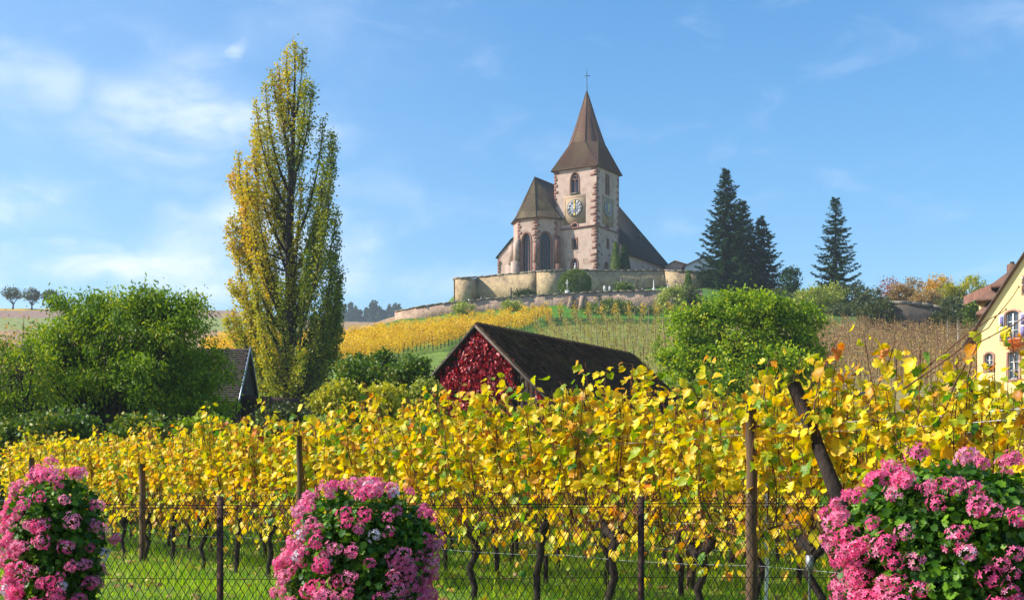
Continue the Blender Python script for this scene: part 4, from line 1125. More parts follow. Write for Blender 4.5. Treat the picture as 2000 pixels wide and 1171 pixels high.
for side, rw, s_ in ((1, rr_, sr), (-1, rl, sl)):
    L_ = math.hypot(rw, s_ * rw); nrow = int(L_ / 0.17); nc = int((BL + 0.15) / 0.17)
    ed = (BG * side * rw - ZZ * s_ * rw).normalized(); nn = BR.cross(ed) * (1 if BR.cross(ed).z > 0 else -1)
    for i in range(nrow):
        for j in range(nc):
            o_ = bp(0, -0.15 + (j + (0.5 if i % 2 else 0)) * 0.17, ap.z) + ed * (i * 0.17) + nn * (0.02 + R.uniform(0, 0.012))
            a_ = o_ + nn * 0.0; e_ = ed * 0.21 + nn * (0.018 + R.uniform(-0.004, 0.012)); w_ = BR * 0.162
            th = nn * 0.014
            g.add([tuple(v) for v in (a_, a_ + w_, a_ + w_ + e_, a_ + e_, a_ + w_ + e_ - th, a_ + e_ - th)], [(0, 1, 2, 3), (3, 2, 4, 5)])
BB(g, 'roof_tile', 'barn_roof', kind='stuff')
for k in range(int((BL + 0.1) / 0.36)):
    g = G(); a_ = bp(0, -0.13 + k * 0.36, ap.z + 0.02); b_ = a_ + BR * 0.34
    g.add([tuple(v) for v in (a_ - BG * 0.11 - ZZ * 0.07, a_ + ZZ * 0.045, a_ + BG * 0.11 - ZZ * 0.07, b_ - BG * 0.12 - ZZ * 0.07, b_ + ZZ * 0.065, b_ + BG * 0.12 - ZZ * 0.07)], [(0, 1, 4, 3), (1, 2, 5, 4)])
    g.add(g.V[0], [(0, 2, 1), (3, 4, 5)])
    BB(g, 'ridge_tile', 'barn_roof')
for sgn, rw, s_ in ((-1, rl, sl), (1, rr_, sr)):
    for r0 in (-0.19, BL + 0.0):
        g = G(); a_ = bp(0, r0, ap.z - 0.02); b_ = bp(sgn * rw, r0, ap.z - s_ * rw - 0.02)
        g.box((a_ + b_) / 2 - ZZ * 0.05, (b_ - a_) / 2, BR * 0.02, ZZ * 0.05); BB(g, 'bargeboard', 'verge')
# the creeper
t = thing('creeper', 'crimson virginia creeper hanging over the barn gable', 'climbing plant', tuple(bp(-0.2, 0.1, zb_)))
tinv = Matrix.Translation(-Vector(t.location))
g = G(); pos = []
strands = []
for k in range(46):
    gx = R.uniform(-1.6, .95); 
    if R.random() < 0.25: gx = R.uniform(-0.4, 0.35)
    ztop = gab(gx) - R.uniform(0.02, 0.5) * (0.3 if abs(gx) < 0.4 else 1)
    zbot = ap.z - R.uniform(2.2, 4.3)
    strands.append((gx, ztop, zbot, 0.10 + 0.06 * R.random()))
strands += [(1.35, ap.z - 1.25, ap.z - 2.4, 0.06), (2.55, ap.z - 2.35, ap.z - 3.0, 0.1), (1.2, ap.z - 1.2, ap.z - 3.2, 0.1), (2.8, ap.z - 2.6, ap.z - 3.2, 0.14)]
for gx, z0, z1, sp in strands:
    n_ = int((z0 - z1) * 58)
    zz = rng.uniform(z1, z0, n_); wob = 0.07 * np.sin(zz * 5 + gx * 9)
    for z_, w_ in zip(zz, wob):
        dep = rng.uniform(-0.02, 0.20) if rng.random() < 0.85 else 0.26
        v = bp(gx + w_ + rng.normal() * sp, 0.16 - dep, z_); pos.append(v)
    g.tube([bp(gx, 0.16, z1), bp(gx + 0.04, 0.15, (z0 + z1) / 2), bp(gx, 0.16, z0)], 0.008, 3, 1)
pos = np.array([tuple(v) for v in pos]); n_ = len(pos)
nrm_ = norm(np.array([-0.5, -0.6, 0.35]) + rng.normal(size=(n_, 3)) * 0.55)
tip = norm(np.array([0, 0, -1.0]) + rng.normal(size=(n_, 3)) * 0.45)
g.scatter(SIX[0], SIX[1], pos, basis(tip, nrm_), rng.uniform(0.09, 0.15, n_), 0)
o = g.build('foliage', ['creeper', 'cane'], t, kind='stuff'); o.matrix_parent_inverse = tinv

# ================================================================ SHED on the left
shx0, shx1 = (30 - 1000) / F * 55, (488 - 1000) / F * 55
rz_ = P(0, 681, 55).z; ez_ = P(0, 772, 53).z
shed = thing('shed', 'dark old shed with worn tiled roof and boarded gable, left of the poplar', 'shed', (shx1, 55, H(shx1, 55)))
sinv = Matrix.Translation(-Vector(shed.location))
def SB(g, name, mats, par=None, **k):
    o = g.build(name, mats, par or shed, **k); o.matrix_parent_inverse = sinv; return o
gz = H(shx1, 54) - 0.6; sz = (rz_ - ez_) / 2.0
g = G()
V = [(shx0, 53.15, gz), (shx1 - .12, 53.15, gz), (shx1 - .12, 56.85, gz), (shx0, 56.85, gz), (shx0, 53.15, ez_ + .05), (shx1 - .12, 53.15, ez_ + .05), (shx1 - .12, 56.85, ez_ + .05), (shx0, 56.85, ez_ + .05), (shx0, 55, rz_ - .1), (shx1 - .12, 55, rz_ - .1)]
g.add(V, [(0, 1, 5, 4), (2, 3, 7, 6)]); g.add(V, [(1, 2, 6, 9, 5), (3, 0, 4, 8, 7)])
SB(g, 'wall', 'barn_wood')
g = G()
for sg in (-1, 1):
    slab(g, Vector((shx0 - .2, 55 + sg * 2.25, rz_ - sz * 2.25)), Vector((shx1, 55 + sg * 2.25, rz_ - sz * 2.25)), Vector((shx0 - .2, 55, rz_)), Vector((shx1, 55, rz_)), 0.07)
SB(g, 'roof', 'barn_roof')
tile = None; nrow = int(math.hypot(2.25, sz * 2.25) / 0.135); nv = 0
ed = Vector((0, -1, -sz)).normalized(); nn = Vector((0, -sz, 1)).normalized()
rest = G()
tg = G(); tg.add([(0, 0, 0), (0.15, 0, 0), (0.15, 0, 0), (0, 0, 0)], [(0, 1, 2, 3)])
tv = []
for q in range(5):
    tgq = G(); th = R.uniform(0.014, 0.022); tl = R.uniform(-0.008, 0.014)
    a_ = Vector((0.003, 0, 0)); w_ = Vector((0.144, 0, 0)); e_ = ed * 0.165 + nn * (0.022 + tl)
    tgq.add([tuple(v) for v in (a_, a_ + w_, a_ + w_ + e_, a_ + e_, a_ + w_ + e_ - nn * th, a_ + e_ - nn * th)], [(0, 1, 2, 3), (3, 2, 4, 5)])
    tv.append(tgq.mesh('shed_tile', 'shed_tile'))
nc = int((shx1 - shx0) / 0.15)
for i in range(nrow):
    for j in range(nc):
        o_ = Vector((shx1 - 0.15 - (j + (0.5 if i % 2 else 0)) * 0.15, 55, rz_)) + ed * (i * 0.135) + nn * (0.01 + R.uniform(0, 0.01))
        if j < 13 and nv < 290:
            it = inst('roof_tile', tv[(i * 7 + j * 3) % 5], shed, tuple(o_)); it.matrix_parent_inverse = sinv; nv += 1
        else:
            a_ = o_; w_ = Vector((0.144, 0, 0)); e_ = ed * 0.165 + nn * (0.02 + R.uniform(-0.006, 0.014))
            rest.add([tuple(v) for v in (a_, a_ + w_, a_ + w_ + e_, a_ + e_, a_ + w_ + e_ - nn * .018, a_ + e_ - nn * .018)], [(0, 1, 2, 3), (3, 2, 4, 5)], 0, R.random())
SB(rest, 'roof_tile', 'shed_tile', kind='stuff')
g = G()
for sg in (-1, 1):
    a_ = Vector((shx1 + .02, 55, rz_ + .03)); b_ = Vector((shx1 + .02, 55 + sg * 2.27, rz_ - sz * 2.27 + .03))
    g.box((a_ + b_) / 2, (b_ - a_) / 2, Vector((.025, 0, 0)), ZZ * 0.06)
SB(g, 'verge_strip', 'metal_verge')
# porch roof to the right
a_ = P(470, 771, 54.0); b_ = P(560, 776, 53.6); c_ = P(600, 797, 55.2)
g = G(); g.hexa([a_ - ZZ * .32, b_ - ZZ * .32 + Vector((.5, 0, 0)), b_ + Vector((1.0, 2.4, -.6)), a_ + Vector((0, 2.4, -.3)), a_, b_ + Vector((.5, 0, -.04)), b_ + Vector((1.0, 2.4, -.3)), a_ + Vector((0, 2.4, 0))])
SB(g, 'porch_roof', 'brown_board')
for xx, yy in ((0.15, 0.15), (1.9, 0.15), (2.5, 2.2)):
    g = G(); q = a_ + Vector((xx, yy, -0.3)); g.box((q.x, q.y, (q.z + gz) / 2), (.07, 0, 0), (0, .07, 0), (0, 0, (q.z - gz) / 2)); SB(g, 'porch_post', 'brown_board')
# pale small chimney end at the far left of the ridge
g = G(); q = Vector((shx0 + 0.6, 55, rz_)); g.box(q + ZZ * 0.05, (.25, 0, 0), (0, .25, 0), ZZ * .25); SB(g, 'chimney', 'coping')

# ================================================================ YELLOW HOUSE on the right
HU = Vector((0.72, -0.694, 0)).normalized(); HN = Vector((-0.694, -0.72, 0)).normalized()
he = ground(1910, 76)
h0 = P(1909, 640, 76); h0 = Vector((h0.x, 76, 0))
yh = thing('house', 'yellow gabled house with lilac shutters and brown roof at the right edge', 'house', (h0.x, h0.y, H(h0.x, h0.y)))
hinv = Matrix.Translation(-Vector(yh.location))
def HB(g, name, mats, par=None, **k):
    o = g.build(name, mats, par or yh, **k); o.matrix_parent_inverse = hinv if par is None else Matrix.Identity(4); return o
def hs(px):   # metres along the facade for a pixel column
    a = (px - 1000) / F
    return (a * h0.y - h0.x) / (HU.x - a * HU.y)
def hzv(px, py):
    s_ = hs(px); return EYE + (HY - py) / F * (h0.y + HU.y * s_)
gzb = H(h0.x, h0.y) - 1.5
s_av = hs(1925); z_av = hzv(1925, 617); s_b = hs(1999); z_b = hzv(1999, 504.5)
slope = (z_b - z_av) / (s_b - s_av)
HW = 9.6
def hz_at(s): return z_av + (s - s_av) * slope
zev = hz_at(0.0); zap = hz_at(HW / 2)
Hs = lambda s, z, off=0.0: Vector((h0.x, h0.y, 0)) + HU * s + HN * off + ZZ * z
win = []
ws = (hs(1965), hs(1990), hzv(1977, 662), hzv(1977, 607))
def hrect(s0, s1, z0, z1): 
    return [(s0, z0), (s1, z0), (s1, z1 - 0.12), ((s0 + s1) / 2 + (s1 - s0) * .25, z1 - .02), ((s0 + s1) / 2, z1), ((s0 + s1) / 2 - (s1 - s0) * .25, z1 - .02), (s0, z1 - 0.12)]
wA = hrect(*ws)
wB = [(hs(1999.5), hzv(1999, 571)), (hs(2012), hzv(1999, 571)), (hs(2012), hzv(1999, 541)), (hs(1999.5), hzv(1999, 541))]
wC = hrect(hs(1924), hs(1939), hzv(1930, 722), hzv(1930, 690)); wD = hrect(hs(1969), hs(1990), hzv(1978, 740), hzv(1978, 686))
wE = hrect(hs(2030), hs(2055), hzv(2040, 662), hzv(2040, 604))
g = G()
panel(g, Vector((h0.x, h0.y, 0)), HU, HN, [(0, gzb), (HW, gzb), (HW, zev), (HW / 2, zap), (0, zev)], [wA, wB, wC, wD, wE], depth=0.22)
depth_h = 10.0
for s_ in (0, HW):
    v = [Hs(s_, gzb), Hs(s_, zev), Hs(s_, zev, -depth_h), Hs(s_, gzb, -depth_h)]
    g.add([tuple(q) for q in v], [(0, 1, 2, 3)])
g.add([tuple(Hs(s_, z_, -depth_h)) for s_, z_ in ((0, gzb), (HW, gzb), (HW, zev), (HW / 2, zap), (0, zev))], [(4, 3, 2, 1, 0)])
HB(g, 'wall', 'yellow_wall')
for nm, wq in (('a', wA), ('b', wB), ('c', wC), ('d', wD), ('e', wE)):
    fr_ = ring(Vector((h0.x, h0.y, 0)), HU, HN, wq, 0.13, 'window_stone', yh, 'window', 0.03); fr_.matrix_parent_inverse = hinv
    pane(Vector((h0.x, h0.y, 0)), HU, HN, wq, 0.18, 'glass', fr_)
    s0 = min(p[0] for p in wq); s1 = max(p[0] for p in wq); z0 = wq[0][1]; z1 = max(p[1] for p in wq) - .12
    g = G()
    for f in (0.04, 0.5, 0.96): g.box(Hs(s0 + (s1 - s0) * f, (z0 + z1) / 2, -0.12), HU * 0.035, HN * 0.025, ZZ * (z1 - z0) / 2)
    for f in (0.03, 0.35, 0.68): g.box(Hs((s0 + s1) / 2, z0 + (z1 - z0) * f, -0.12), HU * (s1 - s0) / 2, HN * 0.02, ZZ * 0.022)
    g.build('frame', 'white_paint', fr_)
def shutter(s0, s1, z0, z1, mat, lab):
    g = G(); g.box(Hs((s0 + s1) / 2, (z0 + z1) / 2, 0.06), HU * (s1 - s0) / 2, HN * 0.025, ZZ * (z1 - z0) / 2, 0)
    o = HB(g, 'shutter', 'white_paint')
    for f in (0.27, 0.73):
        g = G(); g.box(Hs((s0 + s1) / 2, z0 + (z1 - z0) * f, 0.09), HU * (s1 - s0) * .36, HN * 0.012, ZZ * (z1 - z0) * .19); g.build('panel', mat, o)
s0, s1, z0, z1 = ws
shutter(hs(1952.5), hs(1962), z0 - .02, z1 - .15, 'shutter', '')
shutter(hs(1993), hs(2004), z0 - .02, z1 - .15, 'shutter', '')
shutter(hs(2016), hs(2027), z0 - .02, z1 - .15, 'shutter', '')
shutter(hs(1996.5), hs(1999), hzv(1999, 571), hzv(1999, 541), 'brown_shutter', '')
g = G()    # main roof, overhanging the gable
for a0, z0_, in ((-0.7, hz_at(-0.7)), (HW + .7, hz_at(-.7))):
    slab(g, Hs(a0, z0_ + .14, .22), Hs(a0, z0_ + .14, -depth_h), Hs(HW / 2, zap + .14, .22), Hs(HW / 2, zap + .14, -depth_h), 0.12)
HB(g, 'roof', 'house_roof')
g = G(); a_ = Hs(-0.75, hz_at(-.75) + .1, .25); b_ = Hs(HW / 2, zap + .1, .25); g.box((a_ + b_) / 2, (b_ - a_) / 2, HN * .02, ZZ * .06); HB(g, 'bargeboard', 'verge')
# flower box under the first floor window
t = thing('flower_box', 'window box of orange-red flowers under the shuttered window of the yellow house', 'flower box', tuple(Hs((ws[0] + ws[1]) / 2 + 0.2, ws[2] - .3, .2)))
g = G(); g.box((0, 0, 0), HU * .55, HN * .11, ZZ * .1); g.build('planter', 'brown_shutter', t)
g = G(); n_ = 420; pos = rng.normal(size=(n_, 3)) * np.array([0.28, 0.28, 0.16]) + np.array([HN.x * .1, HN.y * .1, 0.0])
g.scatter(SIX[0], SIX[1], pos, basis(rand_dir(n_), rand_dir(n_)), rng.uniform(.06, .12, n_)); g.build('flowers', 'red_flower', t, kind='stuff')
# neighbouring house behind, with hipped roof, dormer band and chimney
nb = thing('house', 'neighbouring pale yellow house with brown two-tier roof and chimney behind the gable', 'house', tuple(ground(1925, 92)))
ninv = Matrix.Translation(-Vector(nb.location))
def NB(g, name, mats, par=None, **k):
    o = g.build(name, mats, par or nb, **k); o.matrix_parent_inverse = ninv if par is None else Matrix.Identity(4); return o
def qp(x, y, d=90): return P(x, y, d)
g = G()   # lower storey wall, upper wall
lo = [qp(1913, 612), qp(1960, 600), qp(1960, 720), qp(1913, 720)]
bk = Vector((3.7, 9, 0))
for quad in ((qp(1914, 640), qp(2010, 640), qp(2010, 735), qp(1914, 735)), (qp(1912, 580, 91), qp(2010, 575, 91), qp(2010, 612, 91), qp(1912, 612, 91))):
    V = [tuple(v) for v in quad] + [tuple(v + bk) for v in quad]
    g.add(V, [(3, 2, 1, 0), (4, 5, 6, 7), (0, 1, 5, 4), (3, 0, 4, 7)])
NB(g, 'wall', 'yellow_wall')
g = G()   # lower roof skirt
slab(g, qp(1906, 610, 89), qp(2010, 612, 89), qp(1941, 582, 91), qp(2010, 582, 91), 0.18)
slab(g, qp(1906, 610, 89) + bk * .02, qp(1906, 610, 89) + bk, qp(1941, 582, 91), qp(1941, 582, 91) + bk, 0.18)
NB(g, 'lower_roof', 'house_roof')
g = G()   # upper roof: skirt with dormer band, then top
slab(g, qp(1907, 583, 89.5), qp(2010, 578, 89.5), qp(1938, 566, 91), qp(2010, 566, 91), 0.18)
slab(g, qp(1907, 583, 89.5) + bk * .02, qp(1907, 583, 89.5) + bk, qp(1938, 566, 91), qp(1938, 566, 91) + bk, 0.18)
slab(g, qp(1935, 556, 90), qp(2010, 553, 90), qp(1976, 525, 92.5), qp(2010, 525, 92.5), 0.2)
slab(g, qp(1935, 556, 90) + bk * .02, qp(1935, 556, 90) + bk, qp(1976, 525, 92.5), qp(1976, 525, 92.5) + bk, 0.2)
NB(g, 'upper_roof', 'house_roof')
g = G(); q1, q2 = qp(1940, 570, 91), qp(2010, 552, 91); V = [(q1.x, 91, q1.z), (q2.x, 91, q1.z), (q2.x, 91, q2.z), (q1.x, 91, q2.z)]; V += [(a, b + 6, c) for a, b, c in V]
g.add(V, [(3, 2, 1, 0), (0, 4, 7, 3)][::-1]); NB(g, 'dormer_wall', 'sandstone')
for xx in (1942, 1949, 1957, 1964):
    g = G(); c = qp(xx, 561, 90.93); g.box(c, (.09, 0, 0), (0, .05, 0), (0, 0, .2)); NB(g, 'window', 'glass')
g = G(); c = qp(1977, 530, 93); g.box(c, (.28, 0, 0), (0, .28, 0), (0, 0, .5)); ch = NB(g, 'chimney', 'house_roof')
g = G(); c = qp(1977, 517, 93); g.tube([c - ZZ * .1, c + ZZ * .2], .16, 8); g.build('chimney_pot', 'granite', ch)
# glass-like greenhouse posts near the retaining wall
for x, lab in ((1851, 'left'), (1871, 'right')):
    b = ground(x, 128); g = G(); g.tube([b - ZZ * .3, P(x, 623, 128)], 0.05, 5)
    tag(g.build('metal_post', 'wire_zinc'), 'thin pale metal post of the net enclosure below the curved wall, the %s one' % lab, 'post')
# utility pole beyond the walnut tree
b = ground(369.0, 330); t = thing('power_pole', 'distant wooden power pole whose top rises behind the walnut crown', 'pole', tuple(b))
tp = P(369.0, 563, 330)
g = G(); g.tube([(0, 0, -1), (0, 0, tp.z - b.z)], [.11, .08], 6); g.build('pole', 'bark_tree', t)
g = G(); g.box((0, 0, tp.z - b.z - .7), (.6, 0, 0), (0, .06, 0), (0, 0, .06)); g.build('crossarm', 'bark_tree', t)
for i, (dx, dy) in enumerate(((-1, 'left'), (1, 'right'))):
    g = G(); a_ = tp - ZZ * .6 ; b_ = P(369.0 + dx * 300, 640 if dx > 0 else 585, 360)
    pts = [a_.lerp(b_, f) - ZZ * 4 * f * (1 - f) * 2.0 for f in np.linspace(0, 1, 14)]
    g.tube(pts, .02, 3); tag(g.build('power_line', 'granite'), 'thin power line running %s from the distant pole' % dy, 'cable')

# ================================================================ TREES
def leaf_cloud(g, centres, radii, per, size, tmpl, m=0, droop=0.4, updir=0.35, flat=0.8, rnd=None, outdir=None):
    """leaves gathered in clumps"""
    c = np.repeat(centres, per, 0); r_ = np.repeat(radii, per)
    off = rng.normal(size=(len(c), 3)) * 0.5; off[:, 2] *= flat
    pos = c + off * r_[:, None]
    n_ = len(pos)
    tip = rng.normal(size=(n_, 3)) * 0.8; tip[:, 2] -= droop
    if outdir is not None: tip += np.repeat(outdir, per, 0) * 0.5
    nn_ = rng.normal(size=(n_, 3)) * 0.7; nn_[:, 2] += updir
    rr = None
    if rnd is not None:
        rr = np.clip(np.repeat(rnd, per) + rng.normal(size=n_) * 0.09, 0, 1)
    g.scatter(tmpl[0], tmpl[1], pos, basis(tip, norm(nn_)), rng.uniform(size[0], size[1], n_), m, rr)

def broadleaf(name, label, cat, base, trunk_h, lobes, clumps, per, size, tmpl, mat, trunk_r=0.2, clump_r=(0.35, 0.6), limbs=26, shell=0.55, uneven=1.0, bumps=0, group=None, droop=0.5, bark='bark_tree', twigs=True, seedr=None):
    """lobes: (cx, cy, cz, rx, ry, rz) relative to the base"""
    t = thing(name, label, cat, tuple(base), 0, group)
    if bumps:
        nl_ = []
        for l in lobes:
            nl_.append((l[0], l[1], l[2], l[3] * .78, l[4] * .78, l[5] * .78))
            for _ in range(bumps):
                dd = rng.normal(size=3); dd /= np.linalg.norm(dd); f_ = R.uniform(.26, .42)
                nl_.append((l[0] + dd[0] * l[3] * .8, l[1] + dd[1] * l[4] * .8, l[2] + dd[2] * l[5] * .8, l[3] * f_, l[4] * f_, l[5] * f_))
        lobes = nl_
    cs = []; outs = []
    vol = np.array([l[3] * l[4] * l[5] for l in lobes]) ** 0.67; vol = vol / vol.sum()
    for l, f in zip(lobes, vol):
        k = max(3, int(clumps * f))
        d_ = norm(rng.normal(size=(k, 3))); r_ = rng.uniform(shell, 1.0, k) ** 0.7
        # uneven outline
        r_ *= 1 + uneven * 0.16 * np.sin(d_[:, 0] * 5 + l[0]) * np.cos(d_[:, 2] * 6 + l[1]) + uneven * 0.07 * rng.normal(size=k)
        cs.append(np.array(l[:3]) + d_ * r_[:, None] * np.array(l[3:])); outs.append(d_)
    cs = np.concatenate(cs); outs = np.concatenate(outs)
    keep = cs[:, 2] > 0.05; cs = cs[keep]; outs = outs[keep]
    g = G()
    top = np.array([0.0, 0.0, trunk_h])
    if trunk_h > 0:
        lean = R.uniform(-.15, .15)
        g.tube([(0, 0, -0.4), (lean * .3, 0.02, trunk_h * .35), (lean, 0, trunk_h * .7), (lean * .8, 0, trunk_h)], [trunk_r * 1.3, trunk_r, trunk_r * .85, trunk_r * .7], 9)
    sel = rng.choice(len(cs), min(limbs, len(cs)), replace=False)
    for q, i in enumerate(sel):
        e = cs[i]; s0 = top * rng.uniform(0.75, 1.0) if trunk_h > 0 else np.array([rng.normal() * .1, rng.normal() * .1, 0])
        m1 = s0 * .55 + e * .45 + np.array([0, 0, -0.12 * np.linalg.norm(e - s0)]) + rng.normal(size=3) * .12
        m2 = s0 * .2 + e * .8 + rng.normal(size=3) * .12
        r0 = trunk_r * (0.5 if trunk_h > 0 else .25)
        g.tube([s0, m1, m2, e], [r0, r0 * .55, r0 * .3, r0 * .1], 5)
        if twigs:
            near = np.argsort(np.linalg.norm(cs - e, axis=1))[1:5]
            for j in near:
                g.tube([m2, (m2 + cs[j]) / 2 + rng.normal(size=3) * .08, cs[j]], [r0 * .25, r0 * .15, r0 * .05], 3, cap=False)
    g.build('trunk' if trunk_h > 0 else 'stem', bark, t, smooth=True)
    g = G()
    leaf_cloud(g, cs, rng.uniform(clump_r[0], clump_r[1], len(cs)), per, size, tmpl, 0, droop, outdir=outs, rnd=rng.random(len(cs)) * .8 + .1)
    g.build('crown', mat, t, kind='stuff')
    return t

# poplar -----------------------------------------------------------------
PD = 75.0; pb = ground(567, PD); ps = F / PD
t = thing('poplar_tree', 'very tall slender poplar with yellow and green autumn leaves', 'tree', tuple(pb))
def pl(px, py, dy=0.0): return np.array([(px - 565) / ps, dy, (785 - py) / ps])
tips = [(575, 88), (556, 96), (590, 100), (540, 122), (528, 138), (515, 160), (560, 140), (600, 168), (612, 172), (503, 205), (545, 190), (575, 200), (626, 225),
        (496, 250), (515, 240), (646, 262), (652, 285), (560, 270), (530, 290), (636, 330), (470, 305), (455, 335), (492, 330), (648, 350), (652, 400), (590, 350), (447, 345), (510, 370), (462, 385), (480, 400),
        (640, 430), (655, 450), (448, 425), (445, 470), (437, 440), (470, 440), (500, 440), (620, 440), (585, 440), (655, 510), (650, 540), (662, 555), (466, 500), (500, 500), (530, 480), (610, 510), (640, 560), (665, 590), (480, 560), (510, 560), (447, 545), (455, 560), (560, 560), (600, 580),
        (655, 620), (660, 640), (450, 600), (440, 620), (465, 620), (490, 610), (520, 620), (640, 640), (615, 640), (475, 660), (500, 670), (652, 690), (640, 710), (490, 710), (520, 690), (545, 700), (470, 740), (535, 760), (590, 762), (555, 768), (622, 758), (492, 762), (510, 752), (640, 745), (575, 750), (600, 690), (625, 720), (500, 735), (605, 740), (580, 720), (560, 660), (530, 740), (655, 590), (665, 530), (640, 490), (590, 500), (625, 380), (500, 290), (520, 330), (545, 350), (490, 360)]
bra = G(); pos = []; col = []; rads = []
trunkpts = [pl(568, 800), pl(566, 740), pl(562, 650), pl(566, 560), pl(563, 450), pl(568, 330), pl(572, 220), pl(575, 110)]
bra.tube(trunkpts, [0.62, 0.52, 0.42, 0.33, 0.24, 0.16, 0.09, 0.03], 9)
tz = [p[2] for p in trunkpts]; tx = [p[0] for p in trunkpts]
for (px, py) in tips:
    prof = np.interp(py, [85, 200, 330, 450, 600, 700, 780], [10, 60, 95, 105, 105, 90, 60])
    dx = px - 565
    dmax = math.sqrt(max(0.04, 1 - (dx / (prof + 15)) ** 2)) * prof / ps if abs(dx) < prof + 15 else 0.3
    dy = R.uniform(-1, 1) * dmax
    tip = pl(px, py, dy)
    reach = math.hypot(tip[0], dy)
    z0 = max(0.1 + R.random() * .7, tip[2] - (1.6 + reach * 1.7 + R.uniform(0, 3.2)))
    if px < 460 and py < 600: z0 = max(1, tip[2] - (0.6 + reach * .55))
    s0 = np.array([np.interp(z0, tz, tx), 0, z0])
    c1 = s0 + np.array([(tip[0] - s0[0]) * .55, dy * .55, (tip[2] - z0) * .22]); c2 = s0 + np.array([(tip[0] - s0[0]) * .95, dy * .95, (tip[2] - z0) * .6])
    ff = np.linspace(0, 1, 9)[:, None]
    path = (1 - ff) ** 3 * s0 + 3 * (1 - ff) ** 2 * ff * c1 + 3 * (1 - ff) * ff ** 2 * c2 + ff ** 3 * tip
    L_ = np.linalg.norm(np.diff(path, axis=0), axis=1).sum()
    bra.tube(path, np.linspace(0.03 + 0.010 * L_, 0.010, 9), 5)
    nleaf = int(L_ * 124)
    f = rng.uniform(0.22, 1.03, nleaf) ** 0.85
    p = np.stack([np.interp(f, np.linspace(0, 1, 9), path[:, k]) for k in range(3)], 1)
    sp = 0.26 * np.clip(1.05 - f, 0.10, 0.75) ** 0.6 + 0.06
    # leaves gather on short side shoots
    ns = max(4, int(L_ * 7)); sh = rng.integers(0, ns, nleaf); soff = rng.normal(size=(ns, 3)); sf = rng.uniform(.25, 1.0, ns)
    ps_ = np.stack([np.interp(sf, np.linspace(0, 1, 9), path[:, k]) for k in range(3)], 1) + soff * (0.25 * np.clip(1.08 - sf, .12, .75) ** .6)[:, None]
    half = rng.random(nleaf) < 0.75
    p = np.where(half[:, None], ps_[sh] + rng.normal(size=(nleaf, 3)) * np.array([.13, .13, .2]), p + rng.normal(size=(nleaf, 3)) * sp[:, None])
    for j in range(0, ns, 2):
        k_ = min(8, max(0, int(sf[j] * 8))); bra.tube([path[max(0, k_ - 1)], ps_[j]], [.012, .006], 3, cap=False)
    pos.append(p)
    qx = 565 + p[:, 0] * ps; qy = 785 - p[:, 2] * ps
    base_ = R.random() * 0.24
    c = 0.46 + base_ - 0.12 + np.clip((560 - qx) / 110, -1, 1) * .17 + np.clip((420 - qy) / 400, -1, 1) * .10 + rng.normal(size=nleaf) * .10
    if 470 < px < 530 and 380 < py < 470: c += .18
    if px > 590 and py < 700: c -= .12
    if 570 < px < 610 and py > 640: c += .2
    col.append(c)
bra.build('trunk', 'bark_tree', t, smooth=True)
pos = np.concatenate(pos); col = np.clip(np.concatenate(col), 0, 1)
ok_ = pos[:, 2] > 0.15; pos = pos[ok_]; col = col[ok_]; n_ = len(pos)
g = G(); g.scatter(KITE[0], KITE[1], pos, basis(rng.normal(size=(n_, 3)) - np.array([0, 0, .5]), rng.normal(size=(n_, 3)) + np.array([0, 0, .2])), rng.uniform(.09, .175, n_), 0, col)
g.build('crown', 'poplar', t, kind='stuff')

# walnut and its neighbours on the left ---------------------------------------
b = ground(213, 40); s = F / 40
def LB(px, py, rx, ry, base_x, base_z, d, dy=0.0, rz_=None):
    """lobe given in picture pixels for a tree at distance d"""
    k = F / d
    return ((px - base_x) / k, dy, EYE + (HY - py) / k - base_z, rx / k, rx / k * .9, (rz_ or ry) / k)
broadleaf('walnut_tree', 'broad dark green walnut tree with spreading crown at the left, in front of the shed', 'tree', b, 2.1,
          [LB(250, 640, 105, 75, 213, b.z, 40, 0), LB(150, 655, 90, 75, 213, b.z, 40, .3), LB(345, 660, 78, 68, 213, b.z, 40, .2), LB(268, 590, 48, 34, 213, b.z, 40, .2), LB(185, 590, 42, 26, 213, b.z, 40, .2), LB(125, 595, 32, 22, 213, b.z, 40, .2), LB(365, 605, 40, 30, 213, b.z, 40, 0), LB(320, 590, 30, 24, 213, b.z, 40, 0),
           LB(240, 720, 150, 75, 213, b.z, 40, .5), LB(115, 745, 90, 75, 213, b.z, 40, .2), LB(95, 670, 60, 50, 213, b.z, 40, .2), LB(300, 780, 120, 60, 213, b.z, 40, .6), LB(420, 720, 45, 50, 213, b.z, 40, .2), LB(360, 745, 75, 60, 213, b.z, 40, .2), LB(395, 800, 60, 45, 213, b.z, 40, 0)],
          1350, 42, (0.09, 0.17), LONG, 'walnut', 0.24, (0.22, 0.5), 70, 0.35, droop=0.9, uneven=1.2, bumps=4)
b = ground(40, 38)
broadleaf('green_tree', 'dark olive leafy tree cut by the left edge beside the walnut', 'tree', b, 1.4,
          [LB(40, 725, 80, 65, 40, b.z, 38), LB(-40, 710, 80, 70, 40, b.z, 38, .4), LB(70, 790, 60, 45, 40, b.z, 38), LB(-30, 800, 90, 50, 40, b.z, 38)], 300, 34, (0.08, 0.14), LONG, 'walnut', .16, (.22, .42), 24, .35, droop=.7)
b = ground(60, 46)
broadleaf('peach_tree', 'thin orange-leaved young tree behind the walnut at the far left', 'tree', b, 2.0,
          [LB(35, 655, 38, 40, 60, b.z, 46), LB(20, 690, 30, 25, 60, b.z, 46)], 46, 9, (0.06, 0.11), KITE, 'peach', .07, (.2, .4), 18, .3)
